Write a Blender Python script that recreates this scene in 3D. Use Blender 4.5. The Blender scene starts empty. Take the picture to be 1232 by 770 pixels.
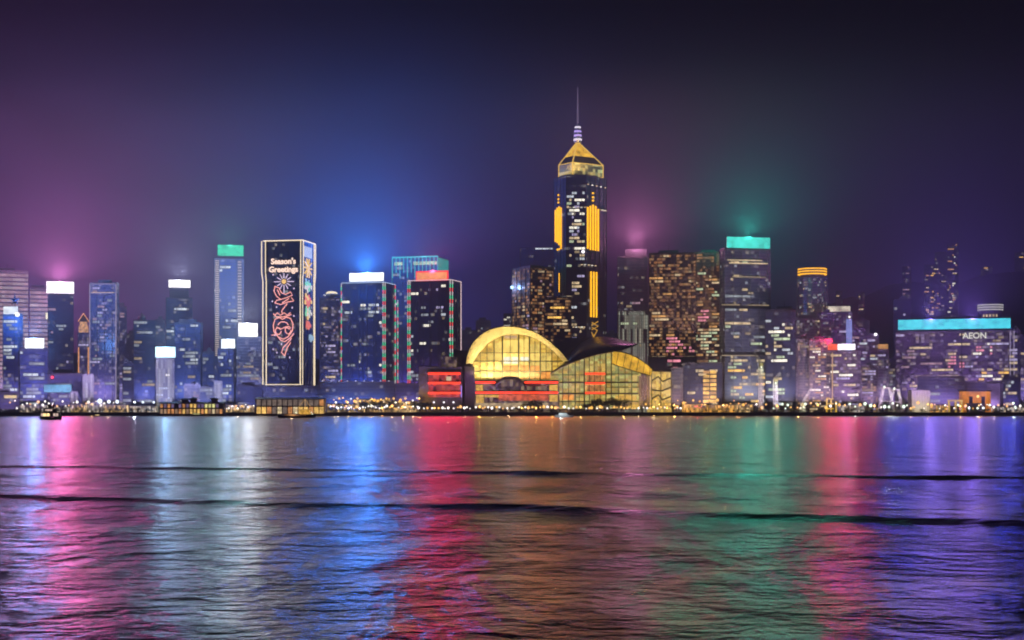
import bpy, math, random
from mathutils import Vector, Matrix
S = bpy.context.scene
COL = S.collection
R = math.radians
rng = random.Random(7)

# ------------------------------------------------------------------ camera
F, HY, CX, CAMH, GZ = 1770.0, 491.0, 616.0, 8.0, 3.0
cd = bpy.data.cameras.new('camera'); cam = bpy.data.objects.new('camera', cd); COL.objects.link(cam); S.camera = cam
cam.location = (0, 0, CAMH); cam.rotation_euler = (R(90), 0, 0)
cd.sensor_width = 36; cd.lens = F/1232*36; cd.shift_y = (HY-385)/1232; cd.clip_start = 0.5; cd.clip_end = 20000
def wx(px, Y): return (px-CX)/F*Y
def wz(py, Y): return CAMH+(HY-py)/F*Y

# ------------------------------------------------------------------ world: night sky over a lit city
W = bpy.data.worlds.new('World'); S.world = W; W.use_nodes = True
wt = W.node_tree; wt.nodes.clear()
def wn(t): return wt.nodes.new(t)
wo = wn('ShaderNodeOutputWorld'); bg = wn('ShaderNodeBackground'); tc = wn('ShaderNodeTexCoord')
sky = wn('ShaderNodeTexSky'); sky.sky_type = 'NISHITA'; sky.sun_disc = False; sky.sun_elevation = R(-9); sky.sun_rotation = R(250)
sep = wn('ShaderNodeSeparateXYZ'); wt.links.new(tc.outputs['Generated'], sep.inputs[0])
ramp = wn('ShaderNodeValToRGB'); wt.links.new(sep.outputs['Z'], ramp.inputs[0])
cr = ramp.color_ramp; cr.elements[0].position = 0.0; cr.elements[0].color = (.015, .007, .044, 1)
cr.elements[1].position = 0.32; cr.elements[1].color = (0, 0, 0, 1)
for p, c in ((.07, (.010, .005, .036)), (.15, (.0035, .002, .019)), (.21, (.0004, .0002, .004))):
    e = cr.elements.new(p); e.color = (*c, 1)
SKY = .6
acc = ramp.outputs['Color']
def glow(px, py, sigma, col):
    """glow painted on the night sky in one direction"""
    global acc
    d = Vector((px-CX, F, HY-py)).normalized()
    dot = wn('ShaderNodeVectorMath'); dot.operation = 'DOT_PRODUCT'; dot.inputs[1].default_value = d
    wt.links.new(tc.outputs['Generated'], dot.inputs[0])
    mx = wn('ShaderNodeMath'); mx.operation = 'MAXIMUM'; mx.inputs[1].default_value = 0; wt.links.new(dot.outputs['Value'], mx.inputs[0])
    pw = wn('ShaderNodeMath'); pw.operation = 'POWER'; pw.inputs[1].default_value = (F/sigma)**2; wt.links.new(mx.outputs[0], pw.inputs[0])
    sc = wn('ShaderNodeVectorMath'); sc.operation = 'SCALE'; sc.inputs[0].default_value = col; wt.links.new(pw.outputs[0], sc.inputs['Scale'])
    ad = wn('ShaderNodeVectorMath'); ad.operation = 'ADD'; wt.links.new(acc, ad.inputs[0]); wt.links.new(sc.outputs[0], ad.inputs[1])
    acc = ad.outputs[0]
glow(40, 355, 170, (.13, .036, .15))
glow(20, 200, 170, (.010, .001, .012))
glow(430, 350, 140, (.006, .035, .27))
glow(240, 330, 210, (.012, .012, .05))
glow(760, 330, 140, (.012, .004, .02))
glow(1150, 385, 90, (.012, .008, .07))  # from here on, halos of rooftop signs and lamps painted into the sky
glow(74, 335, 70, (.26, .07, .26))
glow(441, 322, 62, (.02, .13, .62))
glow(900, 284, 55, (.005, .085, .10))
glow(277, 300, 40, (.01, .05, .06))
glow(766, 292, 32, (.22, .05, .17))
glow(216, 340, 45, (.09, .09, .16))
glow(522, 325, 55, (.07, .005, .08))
back = Vector((0, -1, .12)).normalized()
dot = wn('ShaderNodeVectorMath'); dot.operation = 'DOT_PRODUCT'; dot.inputs[1].default_value = back; wt.links.new(tc.outputs['Generated'], dot.inputs[0])
mx = wn('ShaderNodeMath'); mx.operation = 'MAXIMUM'; mx.inputs[1].default_value = 0; wt.links.new(dot.outputs['Value'], mx.inputs[0])
pw = wn('ShaderNodeMath'); pw.operation = 'POWER'; pw.inputs[1].default_value = 3; wt.links.new(mx.outputs[0], pw.inputs[0])
sc = wn('ShaderNodeVectorMath'); sc.operation = 'SCALE'; sc.inputs[0].default_value = (.10, .08, .17); wt.links.new(pw.outputs[0], sc.inputs['Scale'])
ad = wn('ShaderNodeVectorMath'); ad.operation = 'ADD'; wt.links.new(acc, ad.inputs[0]); wt.links.new(sc.outputs[0], ad.inputs[1])
acc = ad.outputs[0]     # the lit city on the near shore, behind the camera
mpn = wn('ShaderNodeMapping'); mpn.inputs['Scale'].default_value = (5, 5, 14); wt.links.new(tc.outputs['Generated'], mpn.inputs[0])
nz = wn('ShaderNodeTexNoise'); nz.inputs['Scale'].default_value = 1.0; nz.inputs['Detail'].default_value = 5; nz.inputs['Distortion'].default_value = .6; wt.links.new(mpn.outputs[0], nz.inputs['Vector'])
mrn = wn('ShaderNodeMapRange'); mrn.inputs['From Min'].default_value = .25; mrn.inputs['From Max'].default_value = .75; mrn.inputs['To Min'].default_value = .72; mrn.inputs['To Max'].default_value = 1.25; wt.links.new(nz.outputs['Fac'], mrn.inputs['Value'])
cl = wn('ShaderNodeVectorMath'); cl.operation = 'SCALE'; wt.links.new(acc, cl.inputs[0]); wt.links.new(mrn.outputs[0], cl.inputs['Scale']); acc = cl.outputs[0]     # uneven low cloud
sk = wn('ShaderNodeVectorMath'); sk.operation = 'SCALE'; sk.inputs['Scale'].default_value = .003; wt.links.new(sky.outputs[0], sk.inputs[0])
ad = wn('ShaderNodeVectorMath'); ad.operation = 'ADD'; wt.links.new(acc, ad.inputs[0]); wt.links.new(sk.outputs[0], ad.inputs[1])
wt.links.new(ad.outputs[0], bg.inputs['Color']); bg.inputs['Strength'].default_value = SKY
wt.links.new(bg.outputs[0], wo.inputs[0])
vs = S.view_settings; vs.view_transform = 'Standard'; vs.look = 'None'; vs.exposure = 0; vs.gamma = 1; vs.use_curve_mapping = False
S.cycles.filter_width = 1.9; S.cycles.max_bounces = 5; S.cycles.volume_bounces = 0; S.cycles.glossy_bounces = 3; S.cycles.diffuse_bounces = 2; S.cycles.sample_clamp_indirect = 4
FLOOD = .0155        # unseen floods added at the signs are focused on the water
LAMP = .6          # one multiplier for the added sign and hall lights
HALO = 2.2
QUAY = 1.0
WASH = 1.9
HAZE = 0.00026

# ------------------------------------------------------------------ materials
def nodemat(n):
    m = bpy.data.materials.new(n); m.use_nodes = True
    return m, m.node_tree, m.node_tree.nodes['Principled BSDF']
_pm = {}
def plain(name, col, rough=.6, metal=0., var=.25, scale=.4):
    if name in _pm: return _pm[name]
    m, t, b = nodemat(name)
    b.inputs['Roughness'].default_value = rough; b.inputs['Metallic'].default_value = metal
    tcn = t.nodes.new('ShaderNodeTexCoord'); no = t.nodes.new('ShaderNodeTexNoise'); no.inputs['Scale'].default_value = scale; no.inputs['Detail'].default_value = 4
    mr = t.nodes.new('ShaderNodeMapRange'); mr.inputs['To Min'].default_value = 1-var; mr.inputs['To Max'].default_value = 1+var
    sc = t.nodes.new('ShaderNodeVectorMath'); sc.operation = 'SCALE'; sc.inputs[0].default_value = col
    t.links.new(tcn.outputs['Object'], no.inputs['Vector']); t.links.new(no.outputs['Fac'], mr.inputs['Value']); t.links.new(mr.outputs[0], sc.inputs['Scale'])
    t.links.new(sc.outputs[0], b.inputs['Base Color'])
    _pm[name] = m; return m
def glowmat(name, col, strength, var=0.0, scale=.3):
    """a lit lamp, tube, screen or window, or a surface given painted glow"""
    if name in _pm: return _pm[name]
    m, t, b = nodemat(name)
    b.inputs['Base Color'].default_value = (.04, .04, .04, 1); b.inputs['Roughness'].default_value = .4
    b.inputs['Emission Color'].default_value = (*col, 1); b.inputs['Emission Strength'].default_value = strength
    if var:
        tcn = t.nodes.new('ShaderNodeTexCoord'); no = t.nodes.new('ShaderNodeTexNoise'); no.inputs['Scale'].default_value = scale; no.inputs['Detail'].default_value = 3
        mr = t.nodes.new('ShaderNodeMapRange'); mr.inputs['From Min'].default_value = .3; mr.inputs['From Max'].default_value = .7
        mr.inputs['To Min'].default_value = strength*(1-var); mr.inputs['To Max'].default_value = strength*(1+var)
        t.links.new(tcn.outputs['Object'], no.inputs['Vector']); t.links.new(no.outputs['Fac'], mr.inputs['Value']); t.links.new(mr.outputs[0], b.inputs['Emission Strength'])
    m.cycles.emission_sampling = 'NONE'
    _pm[name] = m; return m
def glass(name, tint, bay, fh, p, c1, c2, s, rowy=.5, even=.12):
    """curtain wall glazing: dark reflective panes, some rooms behind them lit, often a whole floor at a time"""
    if name in _pm: return _pm[name]
    m, t, b = nodemat(name)
    b.inputs['Base Color'].default_value = (*[min(.3, 4.6*c) for c in tint], 1); b.inputs['Roughness'].default_value = .22
    N, K = t.nodes.new, t.links.new
    tcn = N('ShaderNodeTexCoord'); sp = N('ShaderNodeSeparateXYZ'); K(tcn.outputs['Object'], sp.inputs[0])
    def mth(op, a, v=None):
        n = N('ShaderNodeMath'); n.operation = op
        if isinstance(a, (int, float)): n.inputs[0].default_value = a
        else: K(a, n.inputs[0])
        if v is not None:
            if isinstance(v, (int, float)): n.inputs[1].default_value = v
            else: K(v, n.inputs[1])
        return n.outputs[0]
    hx = mth('FLOOR', mth('ADD', mth('DIVIDE', mth('ADD', sp.outputs['X'], mth('MULTIPLY', sp.outputs['Y'], .987)), bay), .013))
    hz = mth('FLOOR', mth('ADD', mth('DIVIDE', sp.outputs['Z'], fh), .004))
    oi = N('ShaderNodeObjectInfo')
    cv = N('ShaderNodeCombineXYZ'); K(hx, cv.inputs[0]); K(hz, cv.inputs[1]); K(mth('MULTIPLY', oi.outputs['Random'], 91.7), cv.inputs[2])
    wnz = N('ShaderNodeTexWhiteNoise'); wnz.noise_dimensions = '3D'; K(cv.outputs[0], wnz.inputs['Vector'])
    cv2 = N('ShaderNodeCombineXYZ'); K(mth('FLOOR', mth('DIVIDE', hx, 5)), cv2.inputs[0]); K(hz, cv2.inputs[1]); K(mth('MULTIPLY', oi.outputs['Random'], 37.3), cv2.inputs[2])
    wn2 = N('ShaderNodeTexWhiteNoise'); wn2.noise_dimensions = '3D'; K(cv2.outputs[0], wn2.inputs['Vector'])
    mixv = mth('ADD', mth('MULTIPLY', wnz.outputs['Value'], 1-rowy), mth('MULTIPLY', wn2.outputs['Value'], rowy))
    lit = mth('GREATER_THAN', mixv, 1-p)
    sx = N('ShaderNodeSeparateColor'); K(wnz.outputs['Color'], sx.inputs[0])
    br = mth('MULTIPLY', mth('MULTIPLY', mth('ADD', mth('MULTIPLY', mth('POWER', sx.outputs['Green'], 2.0), 1.12-even), even), lit), s)
    mc = N('ShaderNodeMix'); mc.data_type = 'RGBA'; mc.inputs['A'].default_value = (*c1, 1); mc.inputs['B'].default_value = (*c2, 1); K(sx.outputs['Blue'], mc.inputs['Factor'])
    K(mc.outputs['Result'], b.inputs['Emission Color']); K(br, b.inputs['Emission Strength'])
    m.cycles.emission_sampling = 'NONE'
    _pm[name] = m; return m

# ------------------------------------------------------------------ mesh builder
class MB:
    def __init__(s): s.v, s.f, s.mi = [], [], []
    def face(s, pts, mi=0):
        i = len(s.v); s.v += [tuple(p) for p in pts]; s.f.append(tuple(range(i, i+len(pts)))); s.mi.append(mi)
    def idx(s, vs, fs, mi=0):
        i = len(s.v); s.v += [tuple(p) for p in vs]
        for f in fs: s.f.append(tuple(i+k for k in f)); s.mi.append(mi)
    def box(s, x0, x1, y0, y1, z0, z1, mi=0):
        s.idx([(x, y, z) for x in (x0, x1) for y in (y0, y1) for z in (z0, z1)],
              [(0,1,3,2), (4,6,7,5), (0,4,5,1), (2,3,7,6), (0,2,6,4), (1,5,7,3)], mi)
    def prism(s, poly, z0, z1, mi=0, top=None):
        n = len(poly); tp = top or poly
        s.idx([(x, y, z0) for x, y in poly]+[(x, y, z1) for x, y in tp],
              [tuple(range(n))[::-1], tuple(range(n, 2*n))]+[(i, (i+1) % n, n+(i+1) % n, n+i) for i in range(n)], mi)
    def tube(s, p, q, r, r2=None, n=6, mi=0):
        p, q = Vector(p), Vector(q); d = (q-p).normalized(); r2 = r if r2 is None else r2
        u = d.orthogonal().normalized(); w = d.cross(u)
        vs = []
        for c, rr in ((p, r), (q, r2)):
            for k in range(n):
                a = 2*math.pi*k/n; vs.append(c+u*math.cos(a)*rr+w*math.sin(a)*rr)
        s.idx(vs, [(i, (i+1) % n, n+(i+1) % n, n+i) for i in range(n)]+[tuple(range(n))[::-1], tuple(range(n, 2*n))], mi)
    def path(s, pts, r, n=5, mi=0):
        """one continuous bent tube"""
        pts = [Vector(p) for p in pts]; vs, m = [], len(pts)
        for i, p in enumerate(pts):
            d = (pts[min(i+1, m-1)]-pts[max(i-1, 0)]).normalized()
            u = d.orthogonal().normalized() if i == 0 else (u-d*u.dot(d)).normalized()
            w = d.cross(u)
            vs += [p+(u*math.cos(2*math.pi*k/n)+w*math.sin(2*math.pi*k/n))*r for k in range(n)]
        fs = [(i*n+k, i*n+(k+1) % n, (i+1)*n+(k+1) % n, (i+1)*n+k) for i in range(m-1) for k in range(n)]
        s.idx(vs, fs+[tuple(range(n))[::-1], tuple(range((m-1)*n, m*n))], mi)
    def lathe(s, prof, n=24, mi=0, c=(0, 0)):
        vs = [(c[0]+r*math.cos(2*math.pi*k/n), c[1]+r*math.sin(2*math.pi*k/n), z) for r, z in prof for k in range(n)]
        fs = [(i*n+k, i*n+(k+1) % n, (i+1)*n+(k+1) % n, (i+1)*n+k) for i in range(len(prof)-1) for k in range(n)]
        fs += [tuple(range(n))[::-1], tuple(range((len(prof)-1)*n, len(prof)*n))]
        s.idx(vs, fs, mi)
    def strip(s, A, B, mi=0):
        """sheet between two polylines of equal length"""
        n = len(A); s.idx(list(A)+list(B), [(i, i+1, n+i+1, n+i) for i in range(n-1)], mi)
    def shell(s, curves, th=.8, mi=0):
        """thick curved sheet through a list of polylines; thickness downwards"""
        n, m = len(curves[0]), len(curves)
        top = [Vector(p) for c in curves for p in c]; bot = [p-Vector((0, 0, th)) for p in top]; N = n*m
        fs = []
        for j in range(m-1):
            for i in range(n-1):
                a, b, c, d = j*n+i, j*n+i+1, (j+1)*n+i+1, (j+1)*n+i
                fs += [(a, b, c, d), (N+d, N+c, N+b, N+a)]
        ring = [i for i in range(n)]+[j*n+n-1 for j in range(1, m)]+[(m-1)*n+i for i in range(n-2, -1, -1)]+[j*n for j in range(m-2, 0, -1)]
        for k in range(len(ring)):
            a, b = ring[k], ring[(k+1) % len(ring)]; fs.append((b, a, N+a, N+b))
        s.idx(top+bot, fs, mi)
    def mesh(s, name, mats, smooth=False):
        me = bpy.data.meshes.new(name); me.from_pydata(s.v, [], s.f)
        for m in (mats if isinstance(mats, (list, tuple)) else [mats]): me.materials.append(m)
        me.polygons.foreach_set('material_index', s.mi)
        if smooth: me.polygons.foreach_set('use_smooth', [True]*len(s.f))
        me.update(); return me
    def obj(s, name, mats, parent=None, smooth=False, loc=(0, 0, 0), rz=0.0):
        return link(name, s.mesh(name, mats, smooth), parent, loc, rz)
def link(name, data, parent=None, loc=(0, 0, 0), rz=0.0):
    o = bpy.data.objects.new(name, data); COL.objects.link(o); o.parent = parent; o.location = loc; o.rotation_euler = (0, 0, rz); return o
def tag(o, label, cat, group=None):
    o['label'] = label; o['category'] = cat
    if group: o['group'] = group
    return o
def thing(name, label, cat, loc=(0, 0, 0), rz=0.0, group=None):
    return tag(link(name, None, None, loc, rz), label, cat, group)
def struct(o, kind='structure'): o['kind'] = kind; return o
def copy_tree(o, parent=None):
    c = o.copy(); COL.objects.link(c); c.parent = parent
    for ch in list(o.children): copy_tree(ch, c)
    return c

# ------------------------------------------------------------------ water, shore, hills, air
def water():
    m, t, b = nodemat('harbour_water')
    b.inputs['Base Color'].default_value = (.004, .008, .016, 1); b.inputs['Roughness'].default_value = .19; b.inputs['IOR'].default_value = 1.34
    N, K = t.nodes.new, t.links.new
    tcn = N('ShaderNodeTexCoord')
    prev = None
    for sx, sy, det, dist, st in ((.12, .05, 4, 2.0, 1.0), (.09, .14, 2, .5, 1.0), (.38, .55, 3, .44, 1.0), (1.25, 1.8, 4, .15, 1.0), (3.6, 5.0, 3, .04, 1.0)):
        mp = N('ShaderNodeMapping'); mp.inputs['Scale'].default_value = (sx, sy, 1); mp.inputs['Rotation'].default_value = (0, 0, R(12*sx))
        no = N('ShaderNodeTexNoise'); no.inputs['Scale'].default_value = 1; no.inputs['Detail'].default_value = det; no.inputs['Distortion'].default_value = .5
        bu = N('ShaderNodeBump'); bu.inputs['Distance'].default_value = dist; bu.inputs['Strength'].default_value = st
        K(tcn.outputs['Object'], mp.inputs[0]); K(mp.outputs[0], no.inputs['Vector']); K(no.outputs['Fac'], bu.inputs['Height'])
        if prev: K(prev, bu.inputs['Normal'])
        prev = bu.outputs[0]
    K(prev, b.inputs['Normal'])
    ys = []; y = -60.0
    while y < 1504:
        ys.append(y); y += 12 if y < 30 else .8 if y < 92 else .45 if y < 215 else max(1.2, (y-215)*.06)
    ys += [1504]
    xs = [-2600]; x = -1500.0
    while x < 1500:
        xs.append(x); ax = abs(x+1); x += 2.2 if ax < 95 else max(4, (ax-95)*.12)
    xs += [1500, 2600]
    r = random.Random(3); sw = [(r.uniform(.12, .5), r.uniform(-.5, .5), r.uniform(0, 6.3), r.uniform(.006, .022)) for _ in range(9)]
    def lineY(x, pts):
        for (xa, ya), (xb, yb) in zip(pts, pts[1:]):
            if x <= xb or (xb, yb) == pts[-1]: return ya+(yb-ya)*(x-xa)/(xb-xa)
    L1 = [(-71, 201.), (-30, 190.), (0, 180.), (58, 167.)]; L2 = [(-47, 133.), (-22, 123.), (0, 117.5), (35, 101.)]
    def h(x, y):
        if y < 20 or y > 700 or abs(x) > 700: return 0
        z = sum(a*math.sin(ky*y+kx*x+ph) for ky, kx, ph, a in sw)*min(1, (700-y)/300)
        for L, hh, f, bk in ((L1, .21, 1.2, 7.), (L2, .22, 1.3, 9.)):
            d = y-lineY(max(-220, min(220, x)), L)-.8*math.sin(x*.21+hh*9)-.5*math.sin(x*.57+2)-.25*math.sin(x*1.3)
            hh = hh*(1+.14*math.sin(x*.13+1)+.1*math.sin(x*.41))
            if -14 < d < 50: z += hh*(math.exp(-(d/f)**2) if d < 0 else math.exp(-(d/bk)**2))
        return z
    vs = [(x, y, h(x, y)) for y in ys for x in xs]; nx = len(xs)
    B = MB(); B.idx(vs, [(j*nx+i, j*nx+i+1, (j+1)*nx+i+1, (j+1)*nx+i) for j in range(len(ys)-1) for i in range(nx-1)])
    struct(B.obj('water', m, smooth=True))
water()
asph = plain('asphalt', (.05, .05, .05), .8); conc = plain('seawall_concrete', (.10, .10, .10), .85); dark = plain('dark_metal', (.03, .03, .035), .5)
B = MB(); B.box(-2600, 2600, 1500, 4300, -2, GZ); struct(B.obj('ground', asph))
B = MB(); B.box(-1600, 1600, 1497.5, 1499.99, -2, GZ+.9); sea_wall = tag(B.obj('seawall', conc), 'dark concrete sea wall running along the whole waterfront', 'sea wall')
def hill(x0, x1, y0, y1, pts, seed):
    r = random.Random(seed); n, m = 60, 14; vs = []
    ph = [(r.uniform(.004, .02), r.uniform(.004, .02), r.uniform(0, 6)) for _ in range(8)]
    for j in range(m):
        v = j/(m-1); y = y0+(y1-y0)*v
        for i in range(n):
            u = i/(n-1); x = x0+(x1-x0)*u
            k = u*(len(pts)-1); a = min(int(k), len(pts)-2); w = k-a; w = w*w*(3-2*w)
            top = pts[a]*(1-w)+pts[a+1]*w
            vs.append((x, y, GZ-1+top*math.sin(math.pi*min(1, v*1.02))**.45*(1+.03*sum(math.sin(p*x+q*y+c) for p, q, c in ph)) if 0 < v < 1 else GZ-1))
    B = MB(); B.idx(vs, [(j*n+i, j*n+i+1, (j+1)*n+i+1, (j+1)*n+i) for j in range(m-1) for i in range(n-1)])
    struct(B.obj('hills', plain('hill_woods', (.035, .05, .03), .9, scale=.02, var=.5), smooth=True))
hill(-1400, 1700, 2550, 4100, [60, 120, 130, 110, 110, 130, 160, 190, 250, 300, 300, 240], 5)
hm = bpy.data.materials.new('night_haze'); hm.use_nodes = True; ht = hm.node_tree; ht.nodes.clear()
ho = ht.nodes.new('ShaderNodeOutputMaterial'); hv = ht.nodes.new('ShaderNodeVolumePrincipled')
hv.inputs['Density'].default_value = HAZE; hv.inputs['Color'].default_value = (.92, .92, .96, 1); hv.inputs['Anisotropy'].default_value = .0; ht.links.new(hv.outputs[0], ho.inputs['Volume'])
B = MB(); B.box(-2700, 2700, -80, 4400, -4, 392); struct(B.obj('haze', hm), 'stuff')

# ------------------------------------------------------------------ towers
WARM, COOL, AMB, GRN, PUR, PNK = (1, .74, .42), (.85, .92, 1), (1, .50, .16), (.85, 1, .62), (.72, .62, 1), (1, .32, .42)
def wmat(key):
    c, s = {'warm': (WARM, .9), 'cool': (COOL, .9), 'amber': (AMB, .8), 'green': (GRN, .8), 'violet': (PUR, .8), 'pink': (PNK, 1.1), 'gold': ((1, .55, .12), 1.5), 'bright': ((1, .93, .75), 1.6), 'dimwarm': (WARM, .45), 'dimcool': (COOL, .42), 'dimpink': ((1, .6, .75), .45)}[key]
    return glowmat('window_light_'+key, c, s, .5, .13)
STY = {   # cladding, glass tint, bay, floor height, lit share, colours, glow, rowyness, pier every n bays
    'blue':   ((.10, .12, .16), (.02, .03, .06), 3.2, 4.0, .26, COOL, WARM, .34, .6, 4),
    'dark':   ((.06, .06, .07), (.015, .018, .03), 3.0, 4.0, .22, WARM, COOL, .34, .6, 3),
    'amber':  ((.17, .11, .09), (.03, .02, .02), 3.2, 3.6, .50, (1, .40, .12), (1, .58, .26), .44, .25, 3),
    'grey':   ((.20, .20, .21), (.03, .035, .05), 3.4, 3.8, .26, COOL, WARM, .32, .5, 3),
    'pale':   ((.32, .31, .32), (.04, .04, .05), 3.0, 3.4, .34, WARM, COOL, .36, .3, 2),
    'flat':   ((.26, .22, .20), (.03, .03, .035), 3.0, 3.0, .32, WARM, AMB, .55, .1, 2),
    'violet': ((.18, .16, .20), (.03, .03, .05), 3.0, 3.6, .40, PUR, WARM, .36, .4, 3),
    'stripe': ((.34, .32, .33), (.05, .05, .06), 14.0, 5.6, 2.0, (1, .62, .66), (1, .78, .78), .62, .9, 0),
    'lines':  ((.30, .30, .27), (.05, .05, .05), 2.4, 3.6, .72, (1, .92, .68), (.9, 1, .8), .40, .1, 1),
    'bank':   ((.14, .12, .13), (.03, .025, .035), 3.0, 3.6, .46, WARM, PUR, .40, .5, 3),
}
_bandmesh = {}
def WCOL(px):
    """colour of the added, unseen facade lights along the front"""
    K = ((-50, (.75, .35, .9)), (40, (.45, .35, 1)), (120, (.5, .38, 1)), (230, (.38, .42, 1)), (330, (.3, .32, .95)), (440, (.10, .25, 1)), (525, (.42, .2, .9)), (640, (.75, .35, .75)), (720, (.6, .32, .75)), (800, (.85, .4, .5)), (900, (.45, .55, .65)), (980, (.65, .42, .8)), (1150, (.55, .32, 1)), (1300, (.4, .3, 1)))
    for (a, c), (b, e) in zip(K, K[1:]):
        if a <= px <= b: w = (px-a)/(b-a); return tuple(x*(1-w)+y*w for x, y in zip(c, e))
    return K[0][1]
for i in range(14):
    px = 25+i*92; L = bpy.data.lights.new('added_quay_fill', 'AREA'); L.shape = 'RECTANGLE'; L.size = 70; L.size_y = 3; L.color = WCOL(px); L.spread = R(62)
    L.energy = QUAY*(4.2e4 if px < 480 else 6e3 if px < 790 else 2.8e4); o = link('added_quay_fill', L, sea_wall, (wx(px, 1500), 1500.5, 4.5)); o.rotation_euler = (R(124), 0, 0)  # unseen fill, added to light the facades and the haze before them
class Tower:
    def __init__(s, name, label, cat, p0, p1, top, Y, sty='blue', side=0, depth=None, a=20., yaw=0., group=None, bands=14, keys=('warm', 'cool'), roof=True, poly=None, base=None, low=0.0, bmax=5, wash=1.0):
        s.name, s.Y = name, Y
        clad, tint, bay, fh, p, c1, c2, gs, rowy, pier = STY[sty]
        pc = p1-side if side > 0 else p0-side if side < 0 else (p0+p1)/2
        phi = math.atan2(wx(pc, Y), Y); s.k = Y/F*math.cos(phi)
        al = R(a) if side else 0.
        if side > 0: s.q0, s.q1 = p0, pc
        elif side < 0: s.q0, s.q1 = pc, p1
        else: s.q0, s.q1 = p0, p1
        s.w = (s.q1-s.q0)*s.k/math.cos(al)
        s.d = abs(side)*s.k/math.sin(al) if side else (depth or max(14, min(46, s.w*.8)))
        s.h = wz(top, Y)-GZ-low; s.gz = GZ+low
        rot = -phi-(al if side > 0 else -al)*(1 if side else 0)+R(yaw)
        near = Vector(((s.w/2 if side > 0 else -s.w/2) if side else 0, -s.d/2, 0))
        org = Vector((wx(pc, Y), Y, s.gz))-Matrix.Rotation(rot, 3, 'Z') @ near
        s.o = thing(name, label, cat, org, rot, group)
        s.bay, s.fh, s.side = bay, fh, side
        s.clad = plain('cladding_'+sty, clad, .55); s.glass = glass('glazing_'+sty, tint, bay, 16. if sty == 'lines' else fh, p, c1, c2, gs, rowy, {'stripe': .5, 'amber': .34, 'lines': .4}.get(sty, .12))
        s.poly = poly; w, d, h = s.w/2, s.d/2, s.h
        B = MB()
        fp = poly(w, d) if poly else [(-w, -d), (w, -d), (w, d), (-w, d)]
        def off(e):
            n = len(fp); cx = sum(q[0] for q in fp)/n; cy = sum(q[1] for q in fp)/n
            return [(x+(x-cx)/max(1e-6, math.hypot(x-cx, y-cy))*e*1.3, y+(y-cy)/max(1e-6, math.hypot(x-cx, y-cy))*e*1.3) for x, y in fp]
        B.prism(fp, 0, h-.6, 0)
        nf = int(h/fh)
        sl = off(.3); slh = {'stripe': 1.9, 'lines': .35, 'amber': 1.1}.get(sty, .9)
        # spandrel slabs and piers, one welded-looking grid on the wall
        for i in range(1, nf+1):
            z = i*fh-slh+.05
            if z+slh < h-.7: B.prism(sl, z, z+slh, 1)
        B.prism(off(.5), h-1.6, h, 1)
        if pier:
            for (xa, ya), (xb, yb) in zip(fp, fp[1:]+fp[:1]):
                L = math.hypot(xb-xa, yb-ya); ux, uy = (xb-xa)/L, (yb-ya)/L; nx, ny = uy, -ux
                k = 0
                while k*bay*pier < L+.01 and L > 3:
                    t = min(k*bay*pier, L); cx, cy = xa+ux*t, ya+uy*t
                    q = .28
                    B.prism([(cx-ux*q-nx*.1, cy-uy*q-ny*.1), (cx+ux*q-nx*.1, cy+uy*q-ny*.1), (cx+ux*q+nx*.62, cy+uy*q+ny*.62), (cx-ux*q+nx*.62, cy-uy*q+ny*.62)], 0, h-.3, 1)
                    k += 1
        s.fac = B.obj('facade', [s.glass, s.clad], s.o)
        if roof and s.w > 7:
            B = MB(); rw = w*rng.uniform(.35, .6); rx = rng.uniform(-.3, .3)*w
            B.box(rx-rw, rx+rw, -d*.5, d*.6, h+.02, h+rng.uniform(3, 5.5)); B.obj('plant_room', plain('plant_room_grey', (.16, .16, .17), .8), s.o)
            B = MB()
            for (xa, ya), (xb, yb) in zip(fp, fp[1:]+fp[:1]):
                L = math.hypot(xb-xa, yb-ya); nx, ny = (yb-ya)/L, -(xb-xa)/L
                B.idx([(xa, ya, h), (xb, yb, h), (xb, yb, h+1.2), (xa, ya, h+1.2), (xa-nx*.3, ya-ny*.3, h), (xb-nx*.3, yb-ny*.3, h), (xb-nx*.3, yb-ny*.3, h+1.2), (xa-nx*.3, ya-ny*.3, h+1.2)],
                      [(0,1,2,3), (5,4,7,6), (3,2,6,7), (0,3,7,4), (1,5,6,2)])
            B.obj('parapet', s.clad, s.o)
            if rng.random() < .5:
                B = MB(); B.tube((rx, 0, h+2), (rx, 0, h+rng.uniform(8, 14)), .35, .12); B.obj('antenna', dark, s.o)
        s.nf = nf
        if h > 14 and wash and Y < 2500:
            col = WCOL(pc); L = bpy.data.lights.new('added_wall_wash', 'AREA'); L.shape = 'RECTANGLE'; L.size = s.w*.8; L.size_y = 3; L.color = col; L.energy = WASH*2.1*s.w*min(h, 95)*wash
            o = link('added_wall_wash', L, s.o, (0, -d-min(16, 4+h*.15), min(14, h*.2))); o.rotation_euler = (R(140), 0, 0); L.spread = R(110)  # added light without a fixture, lifts the tone of the facade
        if bands and not poly: s.bands(bands, keys, bmax=bmax)
    # front-wall coordinates from picture columns / rows
    def lx(s, px): return -s.w/2+(px-s.q0)/(s.q1-s.q0)*s.w
    def lz(s, py): return wz(py, s.Y)-s.gz
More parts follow.
